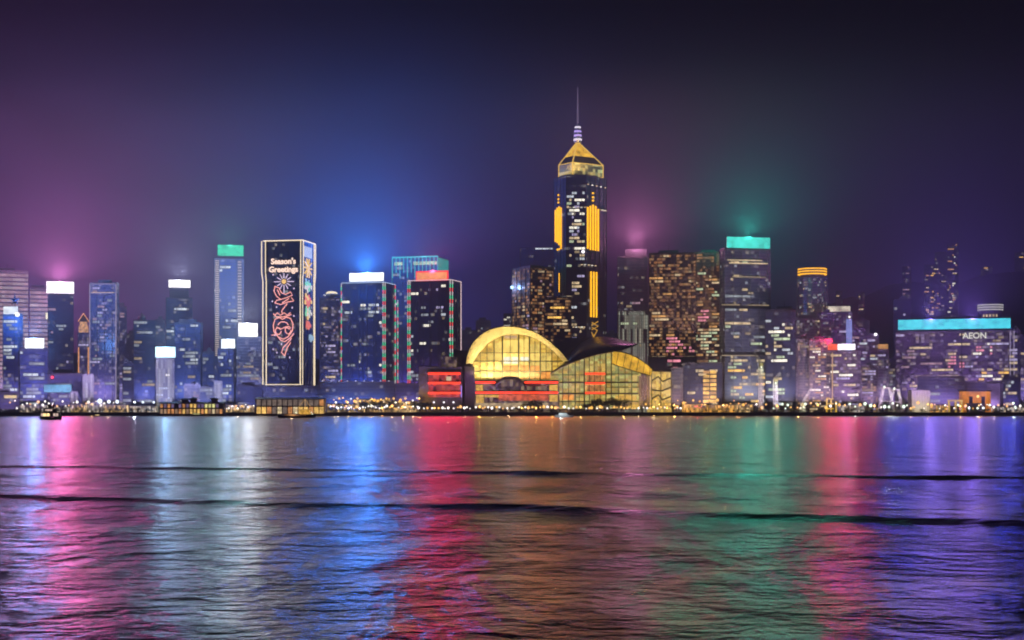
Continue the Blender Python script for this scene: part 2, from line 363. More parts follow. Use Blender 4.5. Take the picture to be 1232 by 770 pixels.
    def bands(s, n, keys, px=None, py=None, bmax=5, face='front'):
        """runs of lit rooms, each run a part of its own"""
        nb = int((s.w if face == 'front' else s.d)/s.bay)
        f0, f1 = 1, s.nf-1
        b0, b1 = 0, nb
        if px: b0, b1 = max(0, int((s.lx(px[0])+s.w/2)/s.bay)), min(nb, int((s.lx(px[1])+s.w/2)/s.bay)+1)
        if py: f0, f1 = max(1, int(s.lz(py[1])/s.fh)), min(s.nf-1, int(s.lz(py[0])/s.fh))
        used = {}
        for _ in range(n):
            if f1 <= f0 or b1-b0 < 1: return
            f = rng.randint(f0, f1); ln = min(b1-b0, rng.choice((1, 1, 2, 2, 3, 3, 4, bmax, bmax))); st = rng.randint(b0, max(b0, b1-ln))
            if any(not (st+ln < a or st > b) for a, b in used.get(f, ())): continue
            used.setdefault(f, []).append((st, st+ln)); key = rng.choice(keys)
            ck = (ln, s.bay, s.fh, key)
            if ck not in _bandmesh:
                B = MB()
                B.box(0, ln*s.bay-.5, -.06, 0, 0, s.fh-1.35)
                _bandmesh[ck] = B.mesh('window_band', wmat(key))
            if face == 'front': link('window_band', _bandmesh[ck], s.o, (-s.w/2+st*s.bay+.25, -s.d/2-.08, f*s.fh+.25))
            elif face == 'right': link('window_band', _bandmesh[ck], s.o, (s.w/2+.08, -s.d/2+st*s.bay+.25, f*s.fh+.25), R(90))
            else: link('window_band', _bandmesh[ck], s.o, (-s.w/2-.08, s.d/2-st*s.bay-.25, f*s.fh+.25), R(-90))
    def sign(s, p0, p1, y0, y1, col, st, name='sign_panel', out=.9, legs=True, fr=None, lab=None):
        x0, x1, z1, z0 = s.lx(p0), s.lx(p1), s.lz(y0), s.lz(y1); st = min(st, 2.4)
        B = MB(); B.box(x0, x1, -s.d/2-out-1.2, -s.d/2-out, z0, z1)
        o = B.obj(name, glowmat('sign_light_%.2f_%.2f_%.2f_%.1f' % (*col, st), col, st, .28, .15), s.o)
        if lab: o['label'] = lab
        B = MB(); e = 1.6 if fr else .35; B.box(x0-e, x1+e, -s.d/2-out+.02, -s.d/2-out+.6, z0-e, z1+e)
        for t in (.15, .5, .85):
            x = x0+(x1-x0)*t; B.box(x-.3, x+.3, -s.d/2-out+.5, -s.d/2+1.0, z0-.5, z0+.3)
        B.obj('sign_frame', fr or dark, o)
        return o
    def lamp(s, p0, p1, py, hh, col, e, up=False, out=3.5, tilt=0.):
        for fw, fe in (((1, 1),) if up else ((1.9, .5), (1.2, .35), (.6, .15))):      # unseen floods added for water streaks and haze glow, densest in the middle
            L = bpy.data.lights.new('unseen_flood', 'AREA'); L.shape = 'ELLIPSE'; L.size = max(4, fw*(p1-p0)*s.k); L.size_y = hh; L.color = col; L.energy = fe*e*LAMP*(1 if up else FLOOD)
            if not up: L.spread = R(44)
            o = link('unseen_flood', L, s.o, (s.lx((p0+p1)/2), -s.d/2-(1 if up else out+fw), s.lz(py)))
            o.rotation_euler = (R(180), 0, 0) if up else (R(-85), 0, 0)
            if not up and s.side: o.rotation_euler[2] = -(s.o.rotation_euler[2]+math.atan2(s.o.location.x, s.o.location.y))
        return o
    def bulb(s, px, py, col, e, out=3., r=2.):
        # unseen point light and skyward light, added to make a halo in the haze
        L = bpy.data.lights.new('added_halo_point', 'POINT'); L.color = col; L.energy = .11*e*LAMP*HALO; L.shadow_soft_size = r
        link('added_halo_point', L, s.o, (s.lx(px), -s.d/2-out, s.lz(py)))
        L = bpy.data.lights.new('added_halo_uplight', 'AREA'); L.shape = 'DISK'; L.size = 6; L.color = col; L.energy = .19*e*LAMP*HALO
        o = link('added_halo_uplight', L, s.o, (s.lx(px), -s.d/2-1.5, s.lz(py)+.5)); o.rotation_euler = (R(180), 0, 0); return o
    def strip(s, pts, m, r=.5, name='light_string', side=None):
        B = MB(); B.path([(s.lx(px), -s.d/2-.9, s.lz(py)) for px, py in pts], r); return B.obj(name, m, s.o)
    def edge_string(s, x, y, z0, z1, mats, seg=6., r=.42):
        B = MB(); n = max(1, int((z1-z0)/seg))
        for i in range(n):
            a, b = z0+(z1-z0)*i/n, z0+(z1-z0)*(i+1)/n
            B.idx([(x+dx*r, y+dy*r, z) for z in (a, b) for dx, dy in ((-1, -1), (1, -1), (1, 1), (-1, 1))], [(0,1,5,4), (1,2,6,5), (2,3,7,6), (3,0,4,7)], i % len(mats))
        return B.obj('light_string', mats, s.o)
    def block(s, p0, p1, y0, y1, m, name, dy=None, yb=None):
        d = s.d/2; B = MB(); B.box(s.lx(p0), s.lx(p1), -d if dy is None else dy, d if yb is None else yb, s.lz(y1)+.02, s.lz(y0)); return B.obj(name, m, s.o)
T = Tower
white = (1, .97, 1)
# ---- east end, under the pink sign
t = T('office_tower', 'tall slab tower with pale horizontal light bands behind the star topped tower', 'tower', -8, 34, 326, 1950, 'stripe', bands=16, keys=('dimpink',), bmax=9)
t = T('office_tower', 'pale banded tower between the star topped tower and the pink lit sign', 'tower', 36, 62, 347, 1960, 'stripe', bands=12, keys=('dimpink',), bmax=7)
t.sign(55, 60, 376, 384, (1, .9, .6), 1.6, 'lit_emblem', .4)
t = T('office_tower', 'dark tower carrying the white rooftop sign with the pink glow', 'tower', 58, 88, 355, 1800, 'dark', bands=16, keys=('dimpink', 'dimcool', 'violet'))
t.sign(56, 89, 339, 353, (1, .93, .97), 3.0); t.lamp(48, 110, 346, 14, (1, .09, .36), 5.2e5); t.lamp(52, 100, 336, 8, (1, .22, .68), 2.5e5, up=True)
t.bulb(72, 337, (1, .26, .74), 2.0e6)
t = T('office_tower', 'blue tower with a lit white top panel and a five pointed star on its roof', 'tower', 4, 27, 378, 1640, 'blue', side=5, bands=14, keys=('cool', 'dimcool'))
t.sign(5, 22, 369, 378, (.92, .97, 1), 1.3)
B = MB(); zc, xc = t.lz(361), t.lx(16); pts = []
for k in range(10):
    a = math.pi/2+k*math.pi/5; rr = 8.5 if k == 0 else 6. if k % 2 == 0 else 2.1
    pts.append((xc+rr*math.cos(a), zc+rr*math.sin(a)))
B.idx([(x, -2.2, z) for x, z in pts]+[(x, -1.2, z) for x, z in pts]+[(xc, -3., zc), (xc, -.6, zc)],
      [(i, (i+1) % 10, 20) for i in range(10)]+[(10+(i+1) % 10, 10+i, 21) for i in range(10)]+[(i, 10+i, 10+(i+1) % 10, (i+1) % 10) for i in range(10)])
B.tube((xc, -1.7, t.h), (xc, -1.7, zc), .5); B.obj('star_emblem', plain('star_blue', (.05, .06, .12), .5), t.o)
B = MB(); B.lathe([(.2, -2.6), (2., -1.8), (2.7, 0), (2., 1.8), (.2, 2.6)], 12); o = B.obj('globe_lamp', glowmat('globe_white', (1, .93, .85), 2.2), t.o, True, (t.lx(21.6), -t.d/2-2, t.lz(378.5)))
B = MB(); B.box(-.3, .3, .2, 3, -.3, .3); B.obj('bracket', dark, o)
t.lamp(4, 27, 377, 6, (.55, .45, 1), 1.0e5)
t = T('office_tower', 'blue hazed tower under the small white sign with the blue glow', 'tower', 24, 57, 419, 1610, 'blue', bands=16, keys=('dimcool', 'cool'))
t.sign(30, 53, 407, 419, (.95, .98, 1), 3.0); t.lamp(26, 52, 412, 9, (.35, .42, 1), 1.3e5); t.bulb(41, 405, (.12, .33, 1), 1.4e6)
t = T('office_tower', 'slim tower with orange lit edges and a pointed lantern top', 'tower', 94, 107, 400, 1760, 'violet', bands=4, keys=('violet',), roof=False)
gm = glowmat('edge_orange', (1, .42, .15), 1.1, .3)
for px in (94.6, 106.4): t.strip([(px, 480), (px, 418)], gm, .7, 'edge_light')
B = MB(); w = t.w/2; B.prism([(-w*.9, -w*.9), (w*.9, -w*.9), (w*.9, w*.9), (-w*.9, w*.9)], t.h+.02, t.lz(392)); B.prism([(-w*.7, -w*.7), (w*.7, -w*.7), (w*.7, w*.7), (-w*.7, w*.7)], t.lz(391.9), t.lz(387))
B.obj('lantern_stage', glowmat('lantern_orange', (1, .5, .22), .75, .6, .4), t.o)
B = MB(); B.prism([(-w, -w), (w, -w), (w, w), (-w, w)], t.lz(386.9), t.lz(377), 0, [(-.3, -.3), (.3, -.3), (.3, .3), (-.3, .3)]); B.obj('pointed_roof', plain('roof_copper', (.25, .14, .08), .6), t.o)
for sx in (-1, 1):
    B = MB(); B.path([(sx*w, -w-.3, t.lz(387)), (0, -1, t.lz(376.5))], .45); B.obj('edge_light', gm, t.o)
t = T('office_tower', 'dark slab tower outlined by thin pale light lines beside the orange edged tower', 'tower', 108, 143, 341, 1720, 'violet', side=3, bands=26, keys=('violet', 'dimpink', 'dimcool'), bmax=2)
ol = glowmat('outline_pale', (.85, .7, 1), .55)
t.strip([(108.3, 484), (108.3, 341)], ol, .5); t.strip([(139.8, 484), (139.8, 341)], ol, .5); t.strip([(110, 352), (138, 352)], glowmat('roof_line', (1, .75, .6), .8), .5); t.strip([(110, 341.5), (138, 341.5)], ol, .4)
t.lamp(100, 140, 352, 6, (1, .16, .48), 1.6e5)
t = T('apartment_tower', 'narrow dark tower with small violet windows leaning on the outlined slab', 'tower', 141, 152, 369, 1850, 'violet', bands=8, keys=('violet', 'dimpink'), bmax=1)
t = T('low_building', 'low dark waterfront block with the pale blue video screen', 'building', 60, 101, 450, 1570, 'dark', bands=4, keys=('dimcool',))
t.sign(53, 86, 463, 472, (.16, .52, .85), 1.0, 'video_screen')
B = MB(); B.lathe([(.1, -1.6), (1.3, -1), (1.7, 0), (1.3, 1), (.1, 1.6)], 10); o = B.obj('red_beacon', glowmat('red_beacon', (1, .06, .12), 2.4), t.o, True, (t.lx(63), -t.d/2-1.8, t.lz(454)))
B = MB(); B.box(-.25, .25, .2, 2.5, -.25, .25); B.obj('bracket', dark, o)
t.lamp(66, 90, 462, 6, (1, .12, .4), 1.6e5)
T('office_tower', 'slim pale lit block standing between the video screen and the outlined slab', 'building', 100, 112, 450, 1556, 'lines', bands=0, roof=False)
T('low_building', 'tiny white lit block just below the video screen', 'building', 85, 93, 471, 1548, 'lines', bands=0, roof=False)
t = T('low_building', 'low dark building with a yellow lit strip at the far east edge', 'building', -4, 23, 473, 1560, 'dark', bands=0, depth=16)
t.sign(5, 20, 475.5, 479, (1, .72, .28), 1.1, 'lit_strip', .2)
for i, (a, b, tp, Y, st) in enumerate(((152, 166, 402, 1880, 'grey'), (148, 160, 436, 1650, 'dark'))):
    T('apartment_tower', ('grey hazy block behind the stepped roof tower', 'low dark block in front of the grey hazy tower')[i], 'tower', a, b, tp, Y, st, bands=6, keys=('dimcool', 'dimwarm'))
# ---- the hazy blue group
t = T('office_tower', 'hazy tower with a stepped roof and small rooftop dome', 'tower', 161, 187, 385, 1800, 'blue', bands=10, keys=('dimcool', 'dimwarm'), roof=False)
B = MB(); x = t.lx(170.5); B.lathe([(5, t.h), (5, t.h+3), (3.8, t.h+6), (1.2, t.h+7.8), (.2, t.h+10)], 14, c=(x, 0)); B.obj('roof_dome', plain('dome_grey', (.12, .12, .15), .6), t.o, True)
T('apartment_tower', 'thin pinkish tower squeezed beside the domed hazy tower', 'tower', 187, 198, 385, 1830, 'violet', bands=8, keys=('dimpink', 'dimcool'), bmax=2)
t = T('office_tower', 'setback tower carrying the white rooftop sign above the hazy blue blocks', 'tower', 200, 231, 358, 1850, 'blue', bands=14, keys=('dimcool', 'cool'), roof=False)
t.block(204, 227, 346, 358, t.clad, 'setback_storey', -8)
t.sign(203, 229, 337, 346, (1, .97, .94), 2.4); t.lamp(204, 228, 341, 8, (.8, .85, 1), 7e4); t.bulb(216, 334, (.62, .66, 1), 9e5)
t = T('office_tower', 'wide hazy blue tower in front of the setback tower with the white sign', 'tower', 210, 244, 389, 1720, 'blue', side=3, bands=16, keys=('dimcool', 'cool', 'dimwarm'))
t.block(225, 234, 384, 388, t.clad, 'roof_block')
t = T('office_tower', 'short tower of vertical lit window columns under a cyan white sign', 'tower', 188, 209, 431, 1600, 'lines', bands=8, keys=('bright', 'cool'), bmax=2)
t.sign(187, 211, 417.5, 430, (.62, .92, 1), 2.6); t.lamp(188, 210, 424, 9, (.55, .8, 1), 4e4); t.bulb(199, 415, (.22, .5, 1), 6e5)
T('apartment_tower', 'narrow dark blue tower just east of the green sign tower', 'tower', 244, 258, 424, 1700, 'blue', bands=8, keys=('dimcool', 'cool'))
t = T('office_tower', 'tall tower with rows of light dots up its edges below a green rooftop sign', 'tower', 258, 293, 311, 1760, 'blue', bands=14, keys=('cool', 'bright', 'dimcool'), roof=False)
t.sign(262, 293, 295, 308, (.04, .75, .42), 1.15); t.lamp(235, 275, 302, 12, (.35, .95, .85), 1.7e5); t.bulb(277, 293, (.1, 1, .65), 2.6e5)
dots = glowmat('dot_light', (1, .78, .68), .95); B = MB()
for a, b, n in ((259, 264, 46), (286, 291, 24)):
    B = MB(); z0, z1 = t.lz(428 if a < 270 else 395), t.lz(312)
    for k in range(n):
        z = z0+(z1-z0)*k/n
        B.box(t.lx(a), t.lx(b-.5), -t.d/2-1.1, -t.d/2-.7, z, z+.9)
    B.box(t.lx(a)-.2, t.lx(b), -t.d/2-.72, -t.d/2, z0, z1, 1)
    B.obj('dotted_light_column', [dots, t.clad], t.o)
t = T('office_tower', 'blue tower with a small white sign in front of the green sign tower', 'tower', 262, 284, 420, 1640, 'blue', side=3, bands=10, keys=('cool', 'dimcool'))
t.sign(267, 283, 408, 419, (.9, .97, 1), 2.2); t.lamp(266, 284, 414, 9, (.7, .85, 1), 6e4); t.bulb(275, 406, (.3, .5, 1), 3.5e5)
t = T('office_tower', 'grey tower with a glaring white sign beside the greeting tower', 'tower', 286, 314, 405, 1680, 'pale', bands=14, keys=('dimcool', 'dimwarm', 'cool'), bmax=8)
t.sign(287, 310, 389, 405, (1, .98, .93), 3.2); t.lamp(284, 326, 397, 12, (1, .95, .9), 1.7e5); t.bulb(298, 387, (.75, .8, 1), 8e5)
T('low_building', 'slim pale lit block in front of the small white sign tower', 'building', 258, 267, 458, 1560, 'lines', bands=0, roof=False)
t = T('low_building', 'small block with a pinkish lit wall behind the ferry pier', 'building', 222, 240, 463, 1570, 'pale', bands=5, keys=('dimpink', 'dimwarm'))
T('low_building', 'low grey block behind the ferry pier beside the pinkish block', 'building', 240, 257, 466, 1575, 'grey', bands=4, keys=('dimcool',))
T('low_building', 'dark windowless podium block below the glaring white sign tower', 'building', 286, 316, 464, 1580, 'dark', bands=0)
# ---- greeting tower
t = T('greeting_tower', 'dark tower outlined in gold lights with neon writing and a neon holiday picture', 'tower', 319, 378, 289, 1620, 'dark', side=15, bands=10, keys=('dimcool',), bmax=3, roof=False)
gold = glowmat('outline_gold', (1, .80, .52), 1.8); w, d, h = t.w/2, t.d/2, t.h
zb, zt = t.lz(463), t.h; zk = t.lz(331)
for x, y in ((-w, -d), (w, -d), (w, d)):
    ex, ey = (1.6 if x > 0 else -1.6), (-1.6 if y < 0 else 1.6)
    for q in (-1.4, 1.4):
        if (x, y) == (w, -d): a, b = ((q, 0) if q < 0 else (0, q))
        else: a, b = ((q if y < 0 else 0), (0 if y < 0 else q))
        B = MB(); B.path([(x+a*1.4+(.6 if x > 0 else -.6), y+b*1.4+(-.8), zb), (x+a*1.4+(.6 if x > 0 else -.6), y+b*1.4-.8, zk-6), (x+a*1.6+ex, y+b*1.6-1.2, zk+4), (x+a*1.6+ex, y+b*1.6-1.2, zt)], .52)
        B.obj('outline_light', gold, t.o)
B = MB(); B.path([(-w-2, -d-1.5, zt), (w+1.5, -d-1.5, zt), (w+1.8, d, zt)], .6); B.obj('outline_light', gold, t.o)
B = MB(); B.box(-w, w, -d-.9, -d-.5, zb, zb+.8); B.obj('outline_light', gold, t.o)
for x in (-w, w):
    B = MB(); B.box(x-1.2, x+1.2, -d-1.2, -d+1.0, zk, zt-1.5); B.obj('corner_pier', t.clad, t.o)
def text_mesh(txt, size, ext, off):
    c = bpy.data.curves.new('lettering', 'FONT'); c.body = txt; c.size = size; c.extrude = ext; c.offset = off; c.align_x = 'CENTER'; c.align_y = 'CENTER'; c.resolution_u = 3
    o = bpy.data.objects.new('lettering', c); me = bpy.data.meshes.new_from_object(o); bpy.data.objects.remove(o); return me
def letters(t, txt, px, py, size, m, off=.0, y=None, name='lettering', sxx=1.):
    me = text_mesh(txt, size, .25, off); me.materials.clear(); me.materials.append(m)
    o = link(name, me, t.o, (t.lx(px), (-t.d/2-1.2) if y is None else y, t.lz(py))); o.rotation_euler = (R(90), 0, 0); o.scale = (sxx, 1, 1); return o
nl = glowmat('neon_peach', (1, .70, .55), 1.9); npk = glowmat('neon_pink', (1, .38, .33), 1.8); nwh = glowmat('neon_lilac', (.95, .72, 1), 1.3); nyl = glowmat('neon_yellow', (1, .6, .2), 1.4)
letters(t, "Season's", 341.3, 314.3, 8.6, nl, .24); letters(t, 'Greetings', 341.3, 324, 8.6, nl, .24)
yN = -d-1.1
def neon(name, strokes, m, r=.5, lab=None):
    B = MB()
    for st in strokes: B.path([(t.lx(a), yN, t.lz(b)) for a, b in st], r)
    o = B.obj(name, m, t.o)
    if lab: o['label'] = lab
    return o
star = []
for k in range(12):
    a = k*math.pi/6; star.append([(342+4*math.cos(a), 338.5+4*math.sin(a)), (342+(12 if k % 3 == 0 else 9.5)*math.cos(a), 338.5+(15 if k == 3 else 10)*math.sin(a))])
neon('neon_starburst', star, nwh, .46)
B = MB(); B.lathe([(.3, 0), (2.6, .1), (2.6, .6), (.3, .7)], 14); o = B.obj('neon_starburst_centre', nyl, t.o, False, (t.lx(342), yN, t.lz(338.5))); o.rotation_euler = (R(90), 0, 0)
def arc(cx, cy, rx, ry, a0, a1, n=12): return [(cx+rx*math.cos(R(a0+(a1-a0)*i/n)), cy+ry*math.sin(R(a0+(a1-a0)*i/n))) for i in range(n+1)]
neon('neon_bird', [[(331, 344), (330, 350), (333, 356), (338, 360), (345, 358), (352, 355), (350, 351), (344, 354), (339, 352), (336, 346), (331, 344)], [(331, 364), (338, 366), (347, 363), (354, 362), (351, 358)], [(331, 364), (333, 361), (338, 360)], [(334, 348), (337, 355)], [(340, 364), (348, 359)]], npk, .52)
neon('neon_ribbon', [[(346, 365), (342, 370), (339, 374), (340, 377)], [(331, 379), (334, 376), (338, 379), (342, 376), (346, 379), (350, 376)], [(329, 377), (333, 381), (340, 381), (347, 380), (351, 378)]], npk, .52)
neon('neon_bell', [[(340, 384), (336, 381.5), (331, 384), (329, 391), (330, 399), (335, 405), (341, 408), (347, 405), (352, 398), (353, 390), (350, 383), (345, 381.5), (340, 384)], arc(341, 391, 6, 4, 180, 360), [(333, 393), (338, 396), (344, 393), (349, 396)], arc(335, 398, 3.5, 4, 0, 330), arc(347, 397, 3.5, 4.5, 0, 330), [(327, 403), (333, 402), (338, 409), (343, 411), (350, 406), (354, 401)]], npk, .56)
neon('neon_tail', [[(351, 407), (346, 413), (341, 418), (339, 424), (343, 428)], [(350, 412), (346, 418), (344, 424), (343, 428)]], npk, .52)
sp = [(329, 330), (330, 349), (328, 362), (333, 369), (354, 347), (354, 380), (329, 420), (333.5, 424), (339, 414), (349, 430), (331, 403), (352, 370)]
for a, b in sp:
    B = MB(); B.idx([(0, 0, 1.3), (.9, 0, 0), (0, 0, -1.3), (-.9, 0, 0), (0, -.4, 0), (0, .3, 0)], [(0,3,4), (3,2,4), (2,1,4), (1,0,4), (0,1,5), (1,2,5), (2,3,5), (3,0,5)])
    B.obj('neon_spark', nwh, t.o, False, (t.lx(a), yN, t.lz(b)))
# the narrow side wall and its stacked ornaments
def sidepart(name, cols, z0p, z1p, y0, y1, seed):
    r = random.Random(seed); B = MB(); za, zb2 = t.lz(z1p), t.lz(z0p)
    for i in range(16):
        a = i*2.4; rr = .03+.45*(i/16)
        yy = (y0+y1)/2+math.cos(a)*rr*(y1-y0); zz = (za+zb2)/2+math.sin(a)*rr*(zb2-za); q = r.uniform(1.6, 2.4)
        B.box(w+.7, w+1.0+.02*i, yy-q, yy+q, zz-q, zz+q, r.randrange(len(cols)))
    B.obj(name, cols, t.o)
cg, crd, cye, cwh, cbl = (glowmat('side_'+n, c, s) for n, c, s in (('green', (.35, 1, .6), .9), ('red', (1, .22, .16), 1.1), ('yellow', (1, .62, .2), 1.3), ('white', (1, .9, .85), 1.0), ('blue', (.5, .75, 1), .8)))
B = MB(); B.box(w+.7, w+1.1, -d*.75, d*.55, t.lz(308), t.lz(295)); B.obj('side_panel', glowmat('side_panel', (.85, .85, .95), .7), t.o)
B = MB()
for k in range(10):
    a = k*math.pi/5; B.path([(w+1., -2, t.lz(321)), (w+1., -2+13*math.cos(a), t.lz(321)+11*math.sin(a))], .9)
B.obj('side_starburst', cye, t.o)
sidepart('side_ornament', [cg, cwh, cbl], 334, 350, -d*.8, d*.6, 1); sidepart('side_ornament', [crd, cye, crd], 352, 368, -d*.8, d*.6, 2); sidepart('side_ornament', [cg, cye, cwh], 367, 382, -d*.7, d*.6, 3)
sidepart('side_ornament', [crd], 386, 394, -d*.5, d*.4, 4); sidepart('side_ornament', [cbl], 402, 408, d*.0, d*.8, 5)
t.lamp(322, 362, 345, 60, (1, .55, .4), 7e4)
t = T('office_tower', 'violet windowed tower with a lit disc canopy on its roof', 'tower', 385, 411, 358, 1700, 'violet', bands=20, keys=('violet', 'warm', 'dimpink'), bmax=1, roof=False)
B = MB(); x = t.lx(399); zz = t.lz(358); B.lathe([(3, zz), (3, zz+1.5), (10, zz+2.4), (10, zz+3.4), (5, zz+5.5), (1, zz+7)], 20, c=(x, 0)); B.obj('disc_canopy', plain('canopy_cream', (.5, .45, .38), .5), t.o, True)
B = MB(); B.lathe([(6, zz+5.2), (7, zz+6), (5, zz+7.4), (.5, zz+8.2)], 16, c=(x, 0)); B.obj('canopy_light', glowmat('canopy_light', (1, .85, .55), 1.5), t.o, True)
# ---- the two string-lit towers and the teal one
rgs = [glowmat('string_red', (1, .10, .09), 1.3), glowmat('string_green', (.12, .95, .45), 1.0), glowmat('string_white', (.9, .8, .8), .9)]
strw = glowmat('string_pale', (1, .72, .74), 1.0)
t = T('office_tower', 'deep blue tower under the big white sign with strings of light up its edges', 'tower', 411, 475, 340, 1660, 'blue', side=13, bands=22, keys=('dimcool', 'cool', 'bright'), bmax=4, roof=False)
w, d, h = t.w/2, t.d/2, t.h
for x, y in ((-w-.4, -d-.8), (w-.8, -d-1.), (w+.9, -d+1.2), (w+.9, d)): t.edge_string(x, y, t.lz(461), h, rgs if x < w+.5 or y < 0 else [rgs[2], rgs[1], rgs[0]], 4.2)
B = MB(); B.path([(-w, -d-1, h+.5), (w, -d-1, h+.5), (w+1, d, h+.5)], .45); B.obj('roof_string', glowmat('string_blue', (.6, .75, 1), 1.0), t.o)
t.sign(421, 462, 328, 338, (.93, .97, 1), 3.4); t.lamp(402, 462, 333, 9, (.07, .24, 1), 9.5e5); t.bulb(441, 326, (.04, .25, 1), 5e6); t.lamp(425, 458, 332, 6, (.7, .85, 1), 4e4)
for x in (.2, .4, .6, .8):
    B = MB(); xx = -w+2*w*x; B.box(xx-.7, xx+.7, -d-.9, -d, 0, h-2); B.obj('wall_rib', t.clad, t.o)
t = T('office_tower', 'tower with a teal lit crown of vertical fins behind the red sign tower', 'tower', 472, 539, 309, 1800, 'blue', side=12, bands=12, keys=('dimcool', 'cool'), roof=False)
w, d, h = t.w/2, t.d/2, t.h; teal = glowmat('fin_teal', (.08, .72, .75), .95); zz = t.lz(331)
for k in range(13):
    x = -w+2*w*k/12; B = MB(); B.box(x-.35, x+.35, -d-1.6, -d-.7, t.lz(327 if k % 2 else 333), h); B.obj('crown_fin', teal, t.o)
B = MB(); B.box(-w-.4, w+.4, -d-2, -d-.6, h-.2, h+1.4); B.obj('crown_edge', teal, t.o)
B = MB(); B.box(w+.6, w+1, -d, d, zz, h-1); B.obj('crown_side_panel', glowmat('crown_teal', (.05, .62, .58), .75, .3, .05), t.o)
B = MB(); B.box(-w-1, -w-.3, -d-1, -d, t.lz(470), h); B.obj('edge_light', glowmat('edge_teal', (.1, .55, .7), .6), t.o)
for p0, p1 in ((474, 484), (497, 526)):
    B = MB(); B.box(t.lx(p0), t.lx(p1), -d-.65, -d-.4, t.lz(318), t.lz(314)); B.obj('window_band', wmat('green'), t.o)
t.edge_string(t.lx(478.5), -d-.9, t.lz(461), t.lz(360), rgs, 4.2); t.bulb(510, 306, (.1, .7, .9), 1.2e5)
t = T('office_tower', 'dark tower under the glowing red sign with red and green light strings', 'tower', 491, 554, 337, 1640, 'dark', side=11, bands=26, keys=('dimcool', 'cool', 'bright', 'violet'), bmax=3, roof=False)
w, d, h = t.w/2, t.d/2, t.h
for x, y in ((-w-.4, -d-.8), (-w+2, -d-.9), (w-1, -d-1.), (w+.9, -d+1.4)): t.edge_string(x, y, t.lz(461), h, rgs, 4.2)
t.edge_string(w+.9, d, t.lz(440), h, [strw], 8); B = MB(); B.path([(-w, -d-1, h+.5), (w, -d-1, h+.5), (w+1, d, h+.5)], .5); B.obj('roof_string', strw, t.o)
for x in (.25, .5, .75):
    B = MB(); xx = -w+2*w*x; B.box(xx-.7, xx+.7, -d-.9, -d, 0, h-2); B.obj('wall_rib', t.clad, t.o)
o = t.sign(502, 538, 327, 335.5, (1, .34, .13), 1.3, fr=glowmat('sign_halo_rim_red', (1, .03, .05), 1.8)); t.lamp(494, 556, 331, 9, (1, .01, .10), 2.4e5); t.bulb(520, 325, (1, .06, .2), 4.5e5)  # red halo round the sign is made as a glowing frame
pod = plain('podium_stone', (.22, .21, .21), .7)
t = T('podium_building', 'low grey podium block below the deep blue string lit tower', 'building', 384, 474, 459, 1590, 'grey', bands=0, depth=30, roof=False)
for k in range(9):
    B = MB(); B.lathe([(.1, -.5), (.7, 0), (.1, .6)], 8); B.obj('roof_lamp', glowmat('roof_lamp', (.95, .95, 1), 1.3), t.o, True, (t.lx(388+k*10), -t.d/2, t.h+.6))
t = T('podium_building', 'low grey podium block below the red sign tower', 'building', 476, 508, 461, 1596, 'grey', bands=0, depth=30, roof=False)
T('podium_building', 'long dark podium block at the foot of the greeting tower', 'building', 314, 392, 464, 1588, 'grey', bands=0, depth=24, roof=False)
# ---- convention hall on the waterfront
CY = 1555.0
hall = thing('convention_hall', 'waterfront convention hall with sweeping curved roofs and a glowing yellow glass arch', 'convention hall', (wx(650, CY), CY, GZ))
hox, hoy = hall.location.x, CY
def cp(px, py, dy=0.0): return (wx(px, CY+dy)-hox, dy, wz(py, CY+dy)-GZ)
roofm = plain('roof_metal', (.10, .10, .12), .32, .6, .15, .05); cream = plain('soffit_cream', (.62, .56, .38), .5, 0, .12, .06); stone = plain('hall_stone', (.26, .25, .24), .7)
yg = glass('hall_glass_yellow', (.10, .08, .04), 7.2, 2.3, 2.0, (1, .55, .05), (1, .66, .12), 1.15, .6, .5)
gg = glass('hall_glass_green', (.08, .08, .05), 4.6, 2.6, 2.0, (1, .60, .10), (.72, .78, .26), .9, .35, .5)
dg = glass('hall_glass_dim', (.05, .05, .05), 3.0, 4.0, .55, (1, .6, .3), (.9, .8, .5), .35, .3)
frame = plain('mullion_steel', (.05, .05, .05), .5)
redt = glowmat('strip_red', (1, .05, .015), 2.6)
def smooth(pts, n=28):
    out = []
    for i in range(len(pts)-1):
        p0 = pts[max(i-1, 0)]; p1 = pts[i]; p2 = pts[i+1]; p3 = pts[min(i+2, len(pts)-1)]
        m = max(2, n//(len(pts)-1))
        for j in range(m):
            t_ = j/m; out.append(tuple(.5*(2*b+(c-a)*t_+(2*a-5*b+4*c-d)*t_*t_+(3*b-a-3*c+d)*t_**3) for a, b, c, d in zip(p0, p1, p2, p3)))
    return out+[pts[-1]]
OUT = smooth([(561, 437), (562.5, 426), (567.5, 414), (576, 404), (590, 395.5), (607, 392), (624, 393), (640, 397.5), (655, 405.5), (668, 416), (677, 425), (684, 434)], 44)
INN = smooth([(569, 438), (573, 430), (580, 421), (588, 413), (598, 406.5), (609, 403), (622, 402.5), (637, 405), (651, 411.5), (663, 420.5), (671, 428), (678, 436)], 44)
B = MB(); B.shell([[cp(x, y, -12) for x, y in OUT], [cp(x, y+1.5, 12) for x, y in OUT], [cp(x, y+8, 45) for x, y in OUT], [cp(x, y+26, 90) for x, y in OUT]], 1.0); B.obj('roof_shell', roofm, hall, True)
A_, I_ = [cp(x, y+.9, -11.8) for x, y in OUT], [cp(x, y, 8) for x, y in INN]
M_ = [tuple((a*.45+b*.55) for a, b in zip(p, q)) for p, q in zip(A_, I_)]; M_ = [(x, y, z+.8) for x, y, z in M_]
B = MB(); B.strip(A_, M_); B.strip(M_, I_); B.obj('soffit', cream, hall, True)
